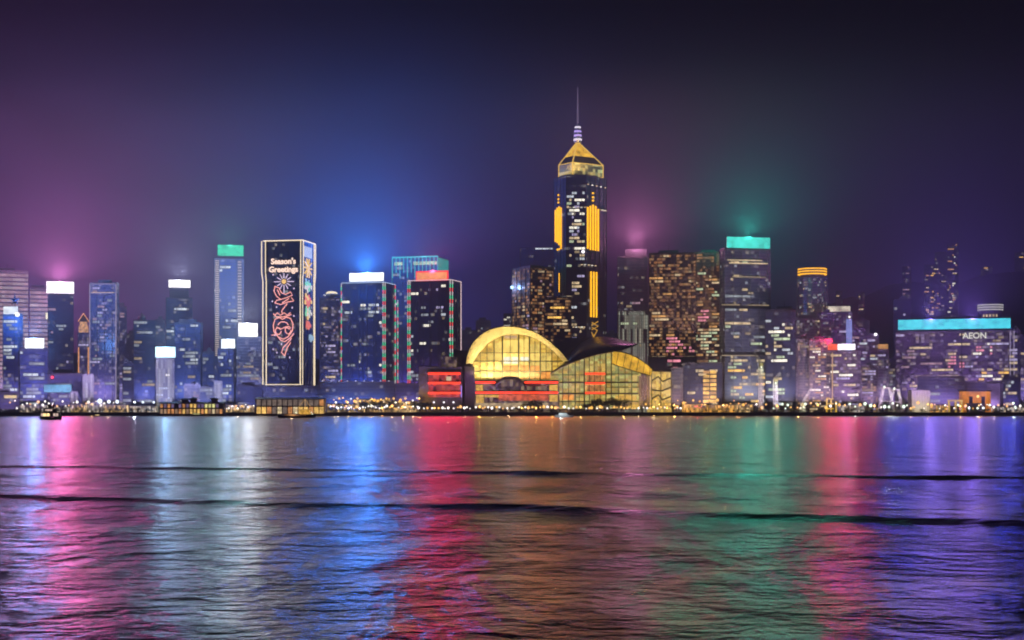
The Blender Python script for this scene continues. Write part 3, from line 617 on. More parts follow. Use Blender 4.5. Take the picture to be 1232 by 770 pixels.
for i in (3, 6, 9, 12, 15):
    if i < len(A_):
        p = Vector(A_[i])*.72+Vector(M_[i])*.28; q = Vector(A_[i+1])*.72+Vector(M_[i+1])*.28
        dx = (q-p).normalized(); B = MB(); n = 10
        for s_ in (1,): B.face([p+dx*1.7*math.cos(6.283*k/n)+Vector((0, .3, .0))*math.sin(6.283*k/n)*2+(Vector(M_[i])-Vector(A_[i])).normalized()*math.sin(6.283*k/n)*.8+Vector((.15, -.25, -.2)) for k in range(n)])
        B.obj('soffit_opening', dark, hall)
B = MB(); n = len(INN); B.strip([cp(x, y+.2, 8) for x, y in INN], [cp(x, 463, 8) for x, y in INN]); B.obj('arch_glazing', yg, hall)
def archy(px):
    for (xa, ya), (xb, yb) in zip(INN, INN[1:]):
        if xa <= px <= xb: return ya+(yb-ya)*(px-xa)/(xb-xa)
    return 436
for px, r in ((578, .25), (586, .3), (594.5, .45), (604.5, .75), (614, .25), (624, .75), (630.5, .25), (637, .7), (643.5, .25), (650, .6), (657, .25), (664, .45), (671, .3)):
    a, b = cp(px, archy(px), 7), cp(px, 463, 7); B = MB(); B.box(a[0]-r, a[0]+r, 6.3, 7.7, b[2], a[2]); B.obj('mullion', frame, hall)
for py, x0, x1, r in ((424.5, 576, 668, .3), (434.5, 570, 677, .5), (446.8, 570, 677, .55), (456, 570, 677, .4)):
    a, b = cp(x0, py, 7), cp(x1, py, 7); B = MB(); B.box(a[0], b[0], 6.6, 7.5, a[2]-r, a[2]+r); B.obj('transom', frame, hall)
def panel(name, x0, x1, y0, y1, m, dy, th=.5):
    a, b = cp(x0, y1, dy), cp(x1, y0, dy); B = MB(); B.box(a[0], b[0], dy-th, dy, a[2], b[2]); return B.obj(name, m, hall)
bw = glowmat('panel_white', (1, .95, .72), 1.5, .2); bo = glowmat('panel_orange', (1, .36, .06), 1.2, .5, .25); bp = glowmat('panel_peach', (1, .62, .36), .8, .2)
for x0, x1 in ((606, 615), (616, 623), (626, 632), (632, 636.5)): panel('lit_panel', x0, x1, 429.5, 437.5 if x0 < 620 else 434, bw, 7.95)
for x0, x1, y0, y1, q in ((605, 623.3, 409, 424, .9), (624.8, 636.3, 408, 424, .85), (605, 623.3, 425, 434, 1.25), (624.8, 636.3, 425, 434, 1.05), (637.7, 649.4, 414, 424, .7), (637.7, 649.4, 425, 434, .8), (650.6, 663, 425, 434, .6), (595.2, 603.7, 412, 424, .7), (595.2, 603.7, 425, 434, .8), (587, 594, 425, 434, .6), (605, 636, 435.2, 439.5, .9), (638, 663, 435.2, 446, .6)): panel('lit_panel', x0, x1, y0, y1, glowmat('panel_sun_%.2f' % q, (1, .70, .16), q*1.75, .3, .18), 8.0, .06)
panel('lit_panel', 607, 622, 402.8+1, 407, bp, 7.95)
for x0, x1 in ((606, 623), (626, 636), (638, 649), (651, 662), (596, 604)): panel('lit_panel', x0, x1, 440 if 600 < x0 < 640 else 447.5, 456, bo, 7.95)
# terraces below the arch
B = MB(); a, b = cp(571, 491.5, -4), cp(673, 457, -4); B.box(a[0], b[0], -4, 60, -.01, b[2]); B.obj('terrace_block', dg, hall)
B = MB(); a, b = cp(566, 491.5, -2), cp(571, 441, 4); B.box(a[0]-6, b[0], 0, 50, 0, b[2]); B.obj('terrace_block', stone, hall)
for x0, x1, y in ((572, 596, 460), (631, 671.5, 460), (572, 671.5, 472.3)):
    panel('light_strip', x0, x1, y-1.1, y+1.2, redt, -5.2, 1.2); panel('canopy', x0-1, x1+1, y-2.0, y-1.2, frame, -4.02, 2.8)
for x0, x1, y0, y1 in ((572.5, 581, 463, 470), (661, 671, 463, 470), (583, 600, 475, 478), (661, 671, 475, 483), (573, 582, 475, 485)): panel('lit_panel', x0, x1, y0, y1, glowmat('panel_gold', (1, .58, .10), .9, .4, .3), -4.1)
panel('lit_panel', 600, 660, 474.5, 482, glowmat('panel_rose', (1, .18, .08), .7, .6, .2), -4.1)
panel('lobby', 573, 660, 485, 490, glowmat('panel_lobby', (1, .72, .42), .55, .6, .3), -4.15)
B = MB(); pts = smooth([(595, 463), (597, 458), (603, 455), (607, 453), (621, 453), (626, 456), (630, 459), (632, 463)], 20); B.shell([[cp(x, y, -6) for x, y in pts], [cp(x, y, 5) for x, y in pts]], 3.5); B.obj('entrance_canopy', plain('canopy_dark', (.09, .09, .07), .6), hall, True)
# annex with three red strips
B = MB(); a, b = cp(504, 491.5, -8), cp(556, 441, -8); B.box(a[0], b[0], -7, 40, 0, b[2]); B.obj('annex', stone, hall)
panel('annex_red_glow_wall', 515.5, 553.5, 447, 478, glass('annex_bounce_red', (.10, .03, .03), 3., 4., .8, (1, .05, .04), (1, .2, .1), .6, .3, .4), -7.02)  # red bounce from the light strips, put into the wall's emission
for y in (449.5, 460.8, 472.8): panel('light_strip', 515, 554, y-1.2, y+1.1, redt, -7.6, 1.4); panel('canopy', 514.5, 554.5, y-2.1, y-1.3, frame, -7.56, 2.6)
panel('lit_panel', 537, 543, 453, 458, glowmat('panel_gold'.replace('gold', 'cream'), (1, .7, .45), .9), -7.55)
panel('light_strip', 554.6, 555.6, 464, 478, glowmat('strip_violet', (.5, .3, 1), 1.4), -7.6)
pts = smooth([(528, 441), (530, 431), (534, 425), (540, 424), (546, 428), (550, 434), (556, 438), (563, 439)], 28)
B = MB(); B.shell([[cp(x, y, -9) for x, y in pts], [cp(x, y, 30) for x, y in pts]], .9); B.obj('roof_shell', roofm, hall, True)
B = MB(); a, b = cp(531, 441, -6), cp(549, 429, -6); B.box(a[0], b[0], -5, 25, a[2]-.5, b[2]); B.obj('roof_drum', dg, hall)
B = MB(); a, b = cp(545, 441, 20), cp(566, 421.5, 20); B.box(a[0], b[0], 20, 60, 2, b[2]); B.obj('stage_block', plain('hall_dark', (.06, .055, .07), .7), hall)
for px in (522, 534, 545.5):
    B = MB(); B.lathe([(.1, -.9), (.9, -.3), (.9, .4), (.1, .9)], 10); o = B.obj('flood_light', glowmat('flood_white', (1, .95, 1), 2.6), hall, True, cp(px, 484, -10))
    B = MB(); B.box(-.2, .2, .2, 3.0, -.2, .2); B.obj('bracket', dark, o)
# east hall: glass front under the wing roofs
UP = smooth([(662, 449), (672, 443), (682, 438), (692, 434), (702, 430.5), (714, 427), (726, 424.3), (738, 422.4), (750, 423.8), (761, 427.5), (771, 433), (780, 439.5), (787, 446)], 48)
def upy(px):
    for (xa, ya), (xb, yb) in zip(UP, UP[1:]):
        if xa <= px <= xb: return ya+(yb-ya)*(px-xa)/(xb-xa)
    return 446
B = MB(); G_ = [q for q in UP if q[0] <= 772]; B.strip([cp(x, y+.6, -1) for x, y in G_], [cp(x, 491.8, -1) for x, y in G_]); B.obj('hall_glazing', gg, hall)
wf = smooth([(662, 449), (672, 443), (682, 438), (692, 434), (702, 430.5), (714, 427), (726, 424.3), (738, 422.4), (750, 420), (759, 417), (767, 414)], 40)
wb = smooth([(671, 441), (677, 435), (683, 429), (689, 421.5), (697, 413.5), (707, 408), (719, 405.2), (732, 405.4), (745, 408), (757, 411), (767, 413.4)], 40)
wm = [((a*.5+c*.5), (b*.5+d*.5)-2.0*math.sin(math.pi*i/(len(wf)-1))) for i, ((a, b), (c, d)) in enumerate(zip(wf, wb))]
B = MB(); B.shell([[cp(x, y, -9) for x, y in wf], [cp(x, y, 22) for x, y in wm], [cp(x, y, 58) for x, y in wb]], .8); B.obj('wing_roof', roofm, hall, True)
rr = [q for q in UP if q[0] >= 736]; rr += [(808, 446.6)]
B = MB(); B.shell([[cp(x, y-.4, -14) for x, y in rr], [cp(x, y+1.5, 20) for x, y in rr], [cp(x, y+9, 60) for x, y in rr]], .9); B.obj('wing_roof', roofm, hall, True)
c1 = [q for q in UP if 737 <= q[0] <= 785]; lo = [(736+(784-736)*i/(len(c1)-1), 437.5+15*(i/(len(c1)-1))**.9) for i in range(len(c1))]
B = MB(); B.strip([cp(x, y+.8, -13) for x, y in c1], [cp(x, y, -3) for x, y in lo]); B.obj('gold_canopy_soffit_glow', glowmat('canopy_gold', (1, .54, .04), .95, .6, .12), hall)  # lit soffit of the canopy, its gold light put into the emission
for i in range(2, len(c1)-1, 3):
    B = MB(); p, q = Vector(cp(c1[i][0], c1[i][1]+.8, -13.3)), Vector(cp(lo[i][0], lo[i][1], -3.4)); B.tube(p, q, .28); B.obj('canopy_rib', frame, hall)
B = MB(); B.path([cp(x, y, -3.6) for x, y in lo], .5); B.obj('canopy_edge_beam', frame, hall)
rp = [cp(x, y+1, -8.2) for x, y in UP if x <= 738]; B = MB(); B.path(rp, .45); B.obj('roof_edge', plain('edge_pale', (.5, .48, .42), .4), hall)
B = MB(); B.prism([cp(666, 440, 62)[:2], cp(716, 440, 62)[:2], cp(716, 440, 100)[:2], cp(666, 440, 100)[:2]], 20, cp(690, 407, 80)[2]); B.obj('rear_roof', roofm, hall)
for px, r in ((677, .4), (684, .3), (692, .45), (697, .2), (703, .6), (709, .35), (715, .3), (722, .3), (729, .55), (735.5, .5), (744, .3), (752, .3), (760, .3)):
    a, b = cp(px, upy(px)+1, -1.5), cp(px, 491.5, -1.5); B = MB(); B.box(a[0]-r, a[0]+r, -2.3, -1.2, b[2], a[2]); B.obj('mullion', frame, hall)
for y, x0, x1, r in ((451, 664, 703, .35), (460, 664, 768, .75), (473.5, 672, 768, .75), (466, 729, 768, .3), (483, 672, 768, .4), (450, 729, 768, .4)):
    a, b = cp(x0, y, -2), cp(x1, y, -2); B = MB(); B.box(a[0], b[0], -3.2, -1.25, a[2]-r, a[2]+r); B.obj('floor_edge', frame, hall)
for y in (449.7, 461.2, 472.8): panel('light_strip', 704, 728, y-1.2, y+1.1, redt, -3.4, 1.4)
for x0, x1, y0, y1, m in ((706, 727, 452, 459, glowmat('panel_amber', (1, .42, .12), .55, .6, .3)), (706, 727, 464, 471, glowmat('panel_amber', (1, .42, .12), .55, .6, .3)), (676, 690, 475, 481, bo), (730, 752, 484, 489, glowmat('panel_mint', (.55, 1, .7), .5, .5, .3)), (740, 766, 476, 482, glowmat('panel_gold', (1, .58, .10), .9)), (752, 770, 484, 490, glowmat('panel_gold', (1, .58, .10), .9))): panel('lit_panel', x0, x1, y0, y1, m, -1.3, .3)
for k in range(5):
    x = 769+k*2.7; a, b = cp(x, 490, -6), cp(x+1.7, 452, -6); B = MB(); B.box(a[0], b[0], -7, -1.3, a[2], b[2]); B.obj('fin_wall', plain('fin_cream', (.55, .50, .36), .6), hall)
B = MB(); a, b = cp(783, 491.8, -5), cp(808, 447, -5); B.box(a[0], b[0], -5, 40, 0, b[2]); B.obj('stair_block', glass('stair_glass', (.10, .08, .04), 2.6, 3.4, 1.5, (1, .60, .05), (1, .72, .2), .95, .5, .5), hall)
for k, y in enumerate((456, 467, 478)):
    B = MB(); B.path([cp(784, y+2, -5.6), cp(792, y-3+6*(k % 2), -5.6), cp(797, y+3, -5.6), cp(807, y-1, -5.6)], .8); B.obj('stair_flight', frame, hall)
for px in (784, 795, 807.4):
    a, b = cp(px, 491, -5.4), cp(px, 447, -5.4); B = MB(); B.box(a[0]-.35, a[0]+.35, -6.2, -5.2, a[2], b[2]); B.obj('mullion', frame, hall)
def hlamp(px, py, dy, w, hh, col, e, rx):
    L = bpy.data.lights.new('unseen_flood', 'AREA'); L.shape = 'ELLIPSE'; L.size = w; L.size_y = hh; L.color = col; L.energy = e*LAMP*(.045 if rx < 0 else 1)
    if rx < 0: L.spread = R(50); rx = -85  # camera-facing ones are unseen, added to throw the hall's colours on the water
    o = link('unseen_flood', L, hall, cp(px, py, dy)); o.rotation_euler = (R(rx), 0, 0); return o
hlamp(612, 452, -1, 70, 6, (1, .74, .26), 1.5e5, 155)
hlamp(618, 430, -14, 120, 20, (1, .60, .20), 1.5e4, -90)
hlamp(655, 466, -14, 80, 6, (1, .16, .08), 3.5e4, -90)
hlamp(535, 460, -14, 66, 18, (1, .0, .09), 7e4, -90)
hlamp(752, 488, -10, 30, 3, (1, .7, .3), 6e3, 170)
# ---- landmark tower
t = T('landmark_tower', 'tallest skyscraper with gold light bars and a lit golden pyramid crown with a mast', 'skyscraper', 666, 730, 210, 1700, 'dark', depth=50, bands=0, roof=False,
      poly=lambda w, d: [(-.53*w, -d), (.22*w, -d), (w, .3*d), (w, d), (-w, d), (-w, .2*d)])
w, d, h = t.w/2, t.d/2, t.h
t.bands(70, ('warm', 'violet', 'cool', 'green', 'dimwarm'), px=(682, 702), py=(230, 430), bmax=2); t.bands(12, ('bright', 'warm'), px=(682, 702), py=(240, 300), bmax=2)
def fR(px, out=.9): k = (px-705)/25; return (.22*w+.78*w*k+out*.6, -d+1.3*d*k-out, )
def fL(px, out=.9): k = (px-681)/-15; return (-.53*w-.47*w*k-out*.6, -d+1.2*d*k-out)
gb = glowmat('gold_bar', (1, .46, .01), 2.3)
def bar(fn, px, y0, y1, r=.8, m=gb, name='gold_light_bar'):
    x, y = fn(px); B = MB(); B.box(x-r, x+r, y-.5, y+.6, t.lz(y1), t.lz(y0)); return B.obj(name, m, t.o)
for px, y0, y1 in ((668.3, 249, 288), (670.6, 247, 290), (672.9, 246, 293), (675.2, 248, 298)): bar(fL, px, y0, y1, .85)
for px, y0, y1 in ((706.6, 249, 299), (709.8, 247, 300), (713, 245, 300), (716.2, 246, 300), (719.4, 249, 300)): bar(fR, px, y0, y1, 1.0)
for px in (710.6, 714, 717.3): bar(fR, px, 326, 381, .9)
bar(fL, 673, 327, 350, .5)
for px in (671, 673.4): bar(fL, px, 297, 299, 1)
for y in (231, 236, 240): bar(fR, 713, y-1, y+1, 1.1, name='gold_light_dot'); bar(fL, 672, y, y+2, .8, name='gold_light_dot')
xo, yo = fR(714); B = MB(); B.path([(xo-5, yo-2, t.lz(386)), (xo+5, yo+1, t.lz(392)), (xo-4, yo-2, t.lz(397)), (xo, yo-.5, t.lz(405))], .8); B.path([(xo+5, yo+1, t.lz(386)), (xo-4, yo-2, t.lz(392)), (xo+4, yo+1, t.lz(397)), (xo, yo-.5, t.lz(404))], .7); B.obj('gold_ornament', glowmat('gold_dim', (1, .5, .05), .8), t.o)
for y, px0, px1 in ((221, 707, 728), (249, 686, 704), (249, 723, 729), (318, 700, 716), (393, 690, 703)):
    for k in range(5):
        px = px0+(px1-px0)*k/4; x, y2 = (fR(px, .6) if px > 705 else (t.lx(px), -d-.5)); B = MB(); B.box(x-1.2, x+1.2, y2-.3, y2+.4, t.lz(y+1), t.lz(y)); B.obj('window_band', wmat('bright' if k % 2 else 'warm'), t.o)
def crn(px, py, fy): return Vector((t.lx(px), fy, t.lz(py)))
cs = [(689, -d*.85), (726, d*.15), (707, d*.75), (672, -d*.05)]
lo_ = [crn(px, 209.6, fy) for px, fy in cs]; mid = [crn(px, 194.5, fy) for px, fy in cs]; ap = crn(694.5, 165.5, 0)
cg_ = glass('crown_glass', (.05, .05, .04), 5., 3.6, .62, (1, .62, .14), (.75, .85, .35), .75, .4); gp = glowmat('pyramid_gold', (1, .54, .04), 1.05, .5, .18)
B = MB()
for k in range(4): a, b = k, (k+1) % 4; B.face([lo_[a], lo_[b], mid[b], mid[a]])
B.face(lo_[::-1]); B.obj('crown_drum', cg_, t.o)
up = [ap+(m_-ap)*.68 for m_ in mid]
B = MB()
for k in range(4): a, b = k, (k+1) % 4; B.face([mid[a], mid[b], up[b], up[a]])
B.obj('crown_louvre', plain('louvre_dark', (.04, .035, .03), .6), t.o)
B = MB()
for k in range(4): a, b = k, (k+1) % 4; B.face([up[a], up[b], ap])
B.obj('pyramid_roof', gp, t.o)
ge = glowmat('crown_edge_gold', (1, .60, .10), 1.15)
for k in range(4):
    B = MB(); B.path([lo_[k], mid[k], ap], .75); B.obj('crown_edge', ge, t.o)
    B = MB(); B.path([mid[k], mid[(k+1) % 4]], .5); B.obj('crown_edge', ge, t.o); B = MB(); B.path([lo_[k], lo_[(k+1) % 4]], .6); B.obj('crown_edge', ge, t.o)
mxx = t.lx(695); B = MB(); B.lathe([(4.6, t.lz(167)), (4.2, t.lz(158)), (3.6, t.lz(150)), (1.8, t.lz(145)), (1.1, t.lz(144))], 14, c=(mxx, 0)); B.obj('mast_base', plain('mast_steel', (.3, .3, .33), .4, .5), t.o, True)
for k, (y, r, c) in enumerate(((163.5, 4.9, (1, .85, .95)), (158.5, 4.6, (.62, .42, 1)), (153.5, 4.3, (.55, .38, 1)), (148.5, 3.6, (.95, .85, 1)))):
    z = t.lz(y); B = MB(); B.lathe([(r-.6, z-1.2), (r, z-1), (r, z+1), (r-.6, z+1.2)], 14, c=(mxx, 0)); B.obj('mast_light_ring', glowmat('ring_%d' % k, c, 1.3), t.o, True)
B = MB(); B.tube((mxx, 0, t.lz(145)), (mxx, 0, t.lz(120)), 1.15, .85, 8); B.tube((mxx, 0, t.lz(120)), (mxx, 0, t.lz(99)), .8, .35, 8); B.obj('spire', glowmat('spire_lit', (.42, .30, .50), .32), t.o)
t.bulb(695, 152, (.5, .4, 1), 3e4); t.lamp(676, 722, 205, 4, (1, .6, .15), 5e4, up=True)
B = MB(); B.lathe([(.1, -2), (1.8, -1), (1.8, 1), (.1, 2)], 10); B.obj('white_beacon', glowmat('flood_white', (1, .95, 1), 2.6), t.o, True, (t.lx(701.5), -d-1.6, t.lz(303)))
# ---- the warm blocks around it
t = T('office_tower', 'broad amber windowed tower with a violet lit side and blue beacon, beside the skyscraper', 'tower', 616, 666, 321, 1660, 'amber', side=-22, a=32, bands=40, keys=('warm', 'dimwarm', 'dimpink', 'amber'), bmax=2)
t.bands(34, ('dimpink', 'warm', 'violet', 'dimwarm'), face='left', bmax=2)
B = MB(); B.lathe([(.1, -2.2), (2., -1), (2., 1), (.1, 2.2)], 12); o = B.obj('blue_beacon', glowmat('beacon_blue', (.45, .75, 1), 2.6), t.o, True, (-t.w/2-1.5, t.d/2-2, t.lz(343)))
L = bpy.data.lights.new('beacon_lamp', 'POINT'); L.color = (.25, .45, 1); L.energy = 2.5e4; L.shadow_soft_size = 2; link('beacon_lamp', L, t.o, (-t.w/2-6, t.d/2-6, t.lz(343)))
t = T('office_tower', 'dark flat topped tower rising behind the broad amber windowed tower', 'tower', 626, 667, 298, 1790, 'dark', bands=6, keys=('cool', 'bright', 'violet'), roof=False)
B = MB(); B.box(t.lx(644), t.lx(665), -t.d/2-.6, -t.d/2-.3, t.lz(300), t.lz(298.4)); B.obj('window_band', wmat('cool'), t.o)
T('office_tower', 'lower amber block with rows of yellow windows at the foot of the skyscraper', 'tower', 655, 687, 357, 1635, 'amber', bands=22, keys=('gold', 'warm', 'amber'), bmax=5, roof=False)
t = T('office_tower', 'hazy tower with a pink glowing rooftop east of the skyscraper', 'tower', 743, 779, 309, 1760, 'grey', bands=14, keys=('dimwarm', 'dimpink', 'warm'))
t.block(752, 778, 300, 309, t.clad, 'roof_block')
t.lamp(748, 782, 300, 10, (1, .25, .60), 3.4e5, up=True); t.bulb(765, 290, (1, .30, .66), 1.2e6, out=2); t.lamp(732, 808, 303, 8, (1, .24, .60), 3.4e5)
T('office_tower', 'pale fluted block with lit vertical window columns in front of the pink glowing tower', 'tower', 744, 780, 373, 1690, 'lines', bands=10, keys=('green', 'dimwarm'), bmax=2, roof=False)
t = T('office_tower', 'wide dark brown tower with orange lit floors and pink lit lower windows', 'tower', 781, 837, 305, 1670, 'amber', bands=40, keys=('amber', 'warm', 'dimwarm'))
t.bands(22, ('pink',), px=(800, 835), py=(408, 432), bmax=4)
t = T('office_tower', 'brown tower joined to the wide brown one with denser lit upper floors', 'tower', 836, 869, 304, 1690, 'amber', bands=44, keys=('warm', 'dimwarm', 'amber', 'green'), bmax=3)
t.bands(8, ('pink',), px=(836, 850), py=(372, 386), bmax=2); t.bands(24, ('green', 'warm'), px=(837, 866), py=(395, 428), bmax=4)
t = T('office_tower', 'tall tower with an aqua rooftop sign and floors of pale lit strips', 'tower', 866, 927, 299, 1650, 'grey', side=-6, bands=30, keys=('dimcool', 'warm', 'green', 'dimwarm'), bmax=9)
t.sign(874, 926, 285, 298, (.08, .88, .74), 1.2); t.lamp(838, 966, 291, 11, (.14, .85, .58), 8e5); t.bulb(900, 282, (.05, .95, .72), 9e5)
for y, px0, px1 in ((312, 875, 917), (315.5, 877, 924), (332, 881, 921), (366, 868, 890), (366, 900, 925), (427, 868, 912)):
    B = MB(); B.box(t.lx(px0), t.lx(px1), -t.d/2-.75, -t.d/2-.4, t.lz(y+1.3), t.lz(y)); B.obj('window_band', wmat('warm' if y < 330 else 'dimwarm'), t.o)
for y in (369, 425):
    B = MB(); B.box(-t.w/2-.4, t.w/2+.4, -t.d/2-.9, -t.d/2-.2, t.lz(y+2), t.lz(y-1.2)); B.obj('refuge_floor', dark, t.o)
t.bands(30, ('green', 'warm', 'gold'), py=(430, 485), bmax=6)
T('office_tower', 'dark grey block with bright lit strips just beside the aqua sign tower', 'tower', 921, 957, 373, 1630, 'dark', bands=34, keys=('warm', 'green', 'cool', 'bright'), bmax=6)
t = T('podium_building', 'dark low block with amber glazed bay next to the hall stairs', 'building', 820, 869, 436, 1600, 'dark', bands=10, keys=('warm', 'dimwarm'), roof=False)
for k in range(8):
    for j in range(2):
        B = MB(); B.box(t.lx(846+j*8.4), t.lx(853.4+j*8.4), -t.d/2-.8, -t.d/2-.4, t.lz(446+k*5+3.6), t.lz(446+k*5)); B.obj('window_band', wmat('gold' if (k+j) % 3 else 'amber'), t.o)
T('podium_building', 'plain grey stair shaft block between the hall stairs and the amber glazed bay', 'building', 808, 821, 442, 1585, 'grey', bands=0, roof=False)
T('podium_building', 'dark podium with a line of tiny roof lights below the brown towers', 'building', 780, 838, 429, 1640, 'dark', bands=6, keys=('pink', 'dimwarm'), depth=24, roof=False)
# ---- west side
def ngon(n): return lambda w, d: [(w*math.cos(2*math.pi*k/n-math.pi/2), w*math.sin(2*math.pi*k/n-math.pi/2)) for k in range(n)]
t = T('round_tower', 'round tower crowned by glowing gold rings', 'tower', 958.5, 996, 333, 1900, 'pale', depth=40, bands=0, roof=False, poly=ngon(20))
z = t.h; r = t.w/2; B = MB(); B.lathe([(r*.8, z), (r*.8, z+4), (r*.9, z+5), (r*.9, z+12), (r*.6, z+13), (r*.5, z+15)], 28); B.obj('crown_drum', plain('drum_grey', (.2, .2, .2), .6), t.o, True)
for dz in (4.6, 8.0, 11.4):
    B = MB(); B.lathe([(r*.9, z+dz-.7), (r*.95, z+dz-.6), (r*.95, z+dz+.6), (r*.9, z+dz+.7)], 28); B.obj('gold_ring', gb, t.o, True)
for k in range(16):
    a = R(-160+140*rng.random()); zz = z-4-rng.randint(0, 12)*4; B = MB(); q = rng.uniform(.05, .13)
    B.idx([((r+.5)*math.cos(a+e), (r+.5)*math.sin(a+e), zz+f) for e, f in ((-q, 0), (q, 0), (q, 2.2), (-q, 2.2))], [(0,1,2,3)]); B.obj('window_band', wmat(rng.choice(('dimwarm', 'dimcool'))), t.o)
T('apartment_tower', 'pale block at the foot of the round gold ringed tower', 'tower', 956, 990, 384, 1780, 'pale', bands=14, keys=('dimwarm', 'warm'), bmax=2)
T('apartment_tower', 'pinkish blank sided block between the round tower and the lit roof tower', 'tower', 988, 1003, 377, 1760, 'pale', bands=5, keys=('dimpink', 'warm'), bmax=1)
t = T('office_tower', 'tower whose roof terrace glows with pale floodlights above the red and white sign', 'tower', 984, 1025, 375, 1850, 'violet', bands=8, keys=('violet', 'dimwarm'), roof=False)
t.block(996, 1023, 368.5, 374.9, glowmat('roof_glow', (1, .88, .68), .75, .6, .12), 'lit_roof_storey', -t.d/2)
t = T('apartment_tower', 'tower with a tall blue lit fin on its front behind the red and white sign', 'tower', 1000, 1040, 396, 1730, 'violet', bands=16, keys=('violet', 'cool', 'dimpink'), bmax=2)
B = MB(); B.box(t.lx(1018), t.lx(1025), -t.d/2-2, -t.d/2-.6, t.lz(425), t.lz(384)); B.obj('blue_fin', glowmat('fin_blue', (.34, .42, 1), .75, .2, .1), t.o)
B = MB(); B.lathe([(.1, -1.3), (1.3, -.5), (1.3, .6), (.1, 1.4)], 10); B.obj('fin_light', glowmat('globe_white', (1, .93, .85), 2.2), t.o, True, (t.lx(1022), -t.d/2-1.6, t.lz(381.5)))
T('hotel_tower', 'slab with plain pale piers and few windows west of the bright dotted hotel', 'tower', 960, 976, 408, 1630, 'flat', bands=4, keys=('dimpink', 'dimwarm'), bmax=1)
T('hotel_tower', 'hotel slab dotted with small bright warm windows beside the red and white sign', 'tower', 974, 1001, 409, 1620, 'flat', bands=70, keys=('bright', 'warm', 'amber'), bmax=1)
t = T('office_tower', 'shorter tower under the red and white rooftop sign', 'tower', 999, 1035, 422, 1605, 'bank', bands=26, keys=('warm', 'bright', 'violet'), bmax=5, roof=False)
t.sign(996, 1007.6, 414, 421, (1, .12, .02), 1.4, lab='orange red end of the sign'); t.sign(1008, 1029, 414, 421, (1, .93, 1), 2.2); t.lamp(990, 1040, 417, 7, (1, .01, .11), 2.6e5); t.bulb(998, 412, (1, .03, .15), 1.3e5); t.bulb(1018, 411, (.9, .25, 1), 1.5e5)
t.strip([(1001.5, 480), (1001.5, 424)], glowmat('edge_amber', (1, .6, .25), .7), .7, 'edge_light')
t = T('apartment_tower', 'tower with a single white beacon at its corner behind the crane frames', 'tower', 1034, 1057, 404, 1720, 'violet', bands=22, keys=('violet', 'warm', 'cool'), bmax=1)
B = MB(); B.lathe([(.1, -1.8), (1.8, -.8), (1.8, .8), (.1, 1.8)], 10); B.obj('white_beacon', glowmat('flood_white', (1, .95, 1), 2.6), t.o, True, (t.lx(1053.5), -t.d/2-1.8, t.lz(402.5)))
t = T('apartment_tower', 'thin tower with an orange lit top storey', 'tower', 1056, 1069, 420, 1700, 'pale', bands=6, keys=('violet', 'dimpink'), bmax=1, roof=False)
t.block(1056.5, 1068.5, 414, 420, glowmat('top_orange', (1, .48, .14), .7, .4, .2), 'lit_top_storey', -t.d/2)
T('apartment_tower', 'short pale block in front of the beacon tower', 'tower', 1037, 1056, 440, 1640, 'flat', bands=12, keys=('dimwarm', 'violet'), bmax=1)
T('office_tower', 'hazy dark tower rising behind one end of the long cyan sign', 'tower', 1075, 1096, 361, 1900, 'dark', bands=6, keys=('cool', 'violet'), bmax=2)
t = T('convention_block', 'very wide building under the long cyan rooftop sign with violet and pink lit floors', 'building', 1077, 1216, 398, 1660, 'bank', bands=60, keys=('violet', 'warm', 'dimpink', 'dimwarm'), bmax=8, depth=40, roof=False)
t.bands(14, ('pink',), px=(1142, 1160), py=(425, 440), bmax=3); t.bands(8, ('pink', 'bright'), px=(1172, 1192), py=(412, 426), bmax=3); t.bands(26, ('bright', 'warm', 'gold'), px=(1170, 1214), py=(444, 458), bmax=9)
o = t.sign(1080, 1215, 384, 396, (.08, .80, .98), 1.2, out=1.2); t.lamp(1105, 1190, 390, 9, (.30, .16, 1), 3.4e5); t.lamp(1060, 1100, 392, 7, (.03, .06, 1), 2.0e5); t.lamp(1205, 1224, 392, 7, (.03, .06, 1), 1.6e5)
t.bulb(1120, 382, (.28, .18, 1), 9e5); t.bulb(1170, 382, (.30, .16, 1), 9e5)
B = MB(); B.box(t.lx(1156.4), t.lx(1157.8), -t.d/2-1.2, -t.d/2, 0, t.lz(400)); B.obj('dark_joint', dark, t.o)
letters(t, 'AEON', 1172.5, 404.5, 9.5, glowmat('letter_white', (1, .97, .80), .95), .22, sxx=.98)
t = T('office_tower', 'tower with pale lit vertical edge lines at the far end of the long cyan sign', 'tower', 1214, 1227, 397, 1640, 'violet', bands=12, keys=('violet', 'warm'), bmax=2)
for px in (1215.5, 1220): t.strip([(px, 480), (px, 398)], ol, .45, 'edge_light')
t = T('round_tower', 'drum topped tower with pale lit ring bands behind the long cyan sign', 'tower', 1178, 1205, 384, 1820, 'grey', depth=28, bands=0, roof=False, poly=ngon(20))
z = t.h; r = t.w/2; B = MB(); B.lathe([(r*.85, z), (r*.95, z+6), (r*1.12, z+10), (r*1.14, z+19), (r*.9, z+20)], 28); B.obj('crown_drum', plain('drum_grey', (.2, .2, .2), .6), t.o, True)
for dz in (12, 15, 18):
    B = MB(); B.lathe([(r*1.13, z+dz-.7), (r*1.18, z+dz-.5), (r*1.18, z+dz+.5), (r*1.13, z+dz+.7)], 28); B.obj('pale_ring', glowmat('ring_pale', (.9, .85, .8), .75), t.o, True)
for k in range(5):
    a = R(-125+17*k); B = MB(); q = .08; zz = z+3; B.idx([((r+.6)*math.cos(a+e), (r+.6)*math.sin(a+e), zz+f) for e, f in ((-q, 0), (q, 0), (q, 3), (-q, 3))], [(0,1,2,3)]); B.obj('window_band', wmat('warm'), t.o)
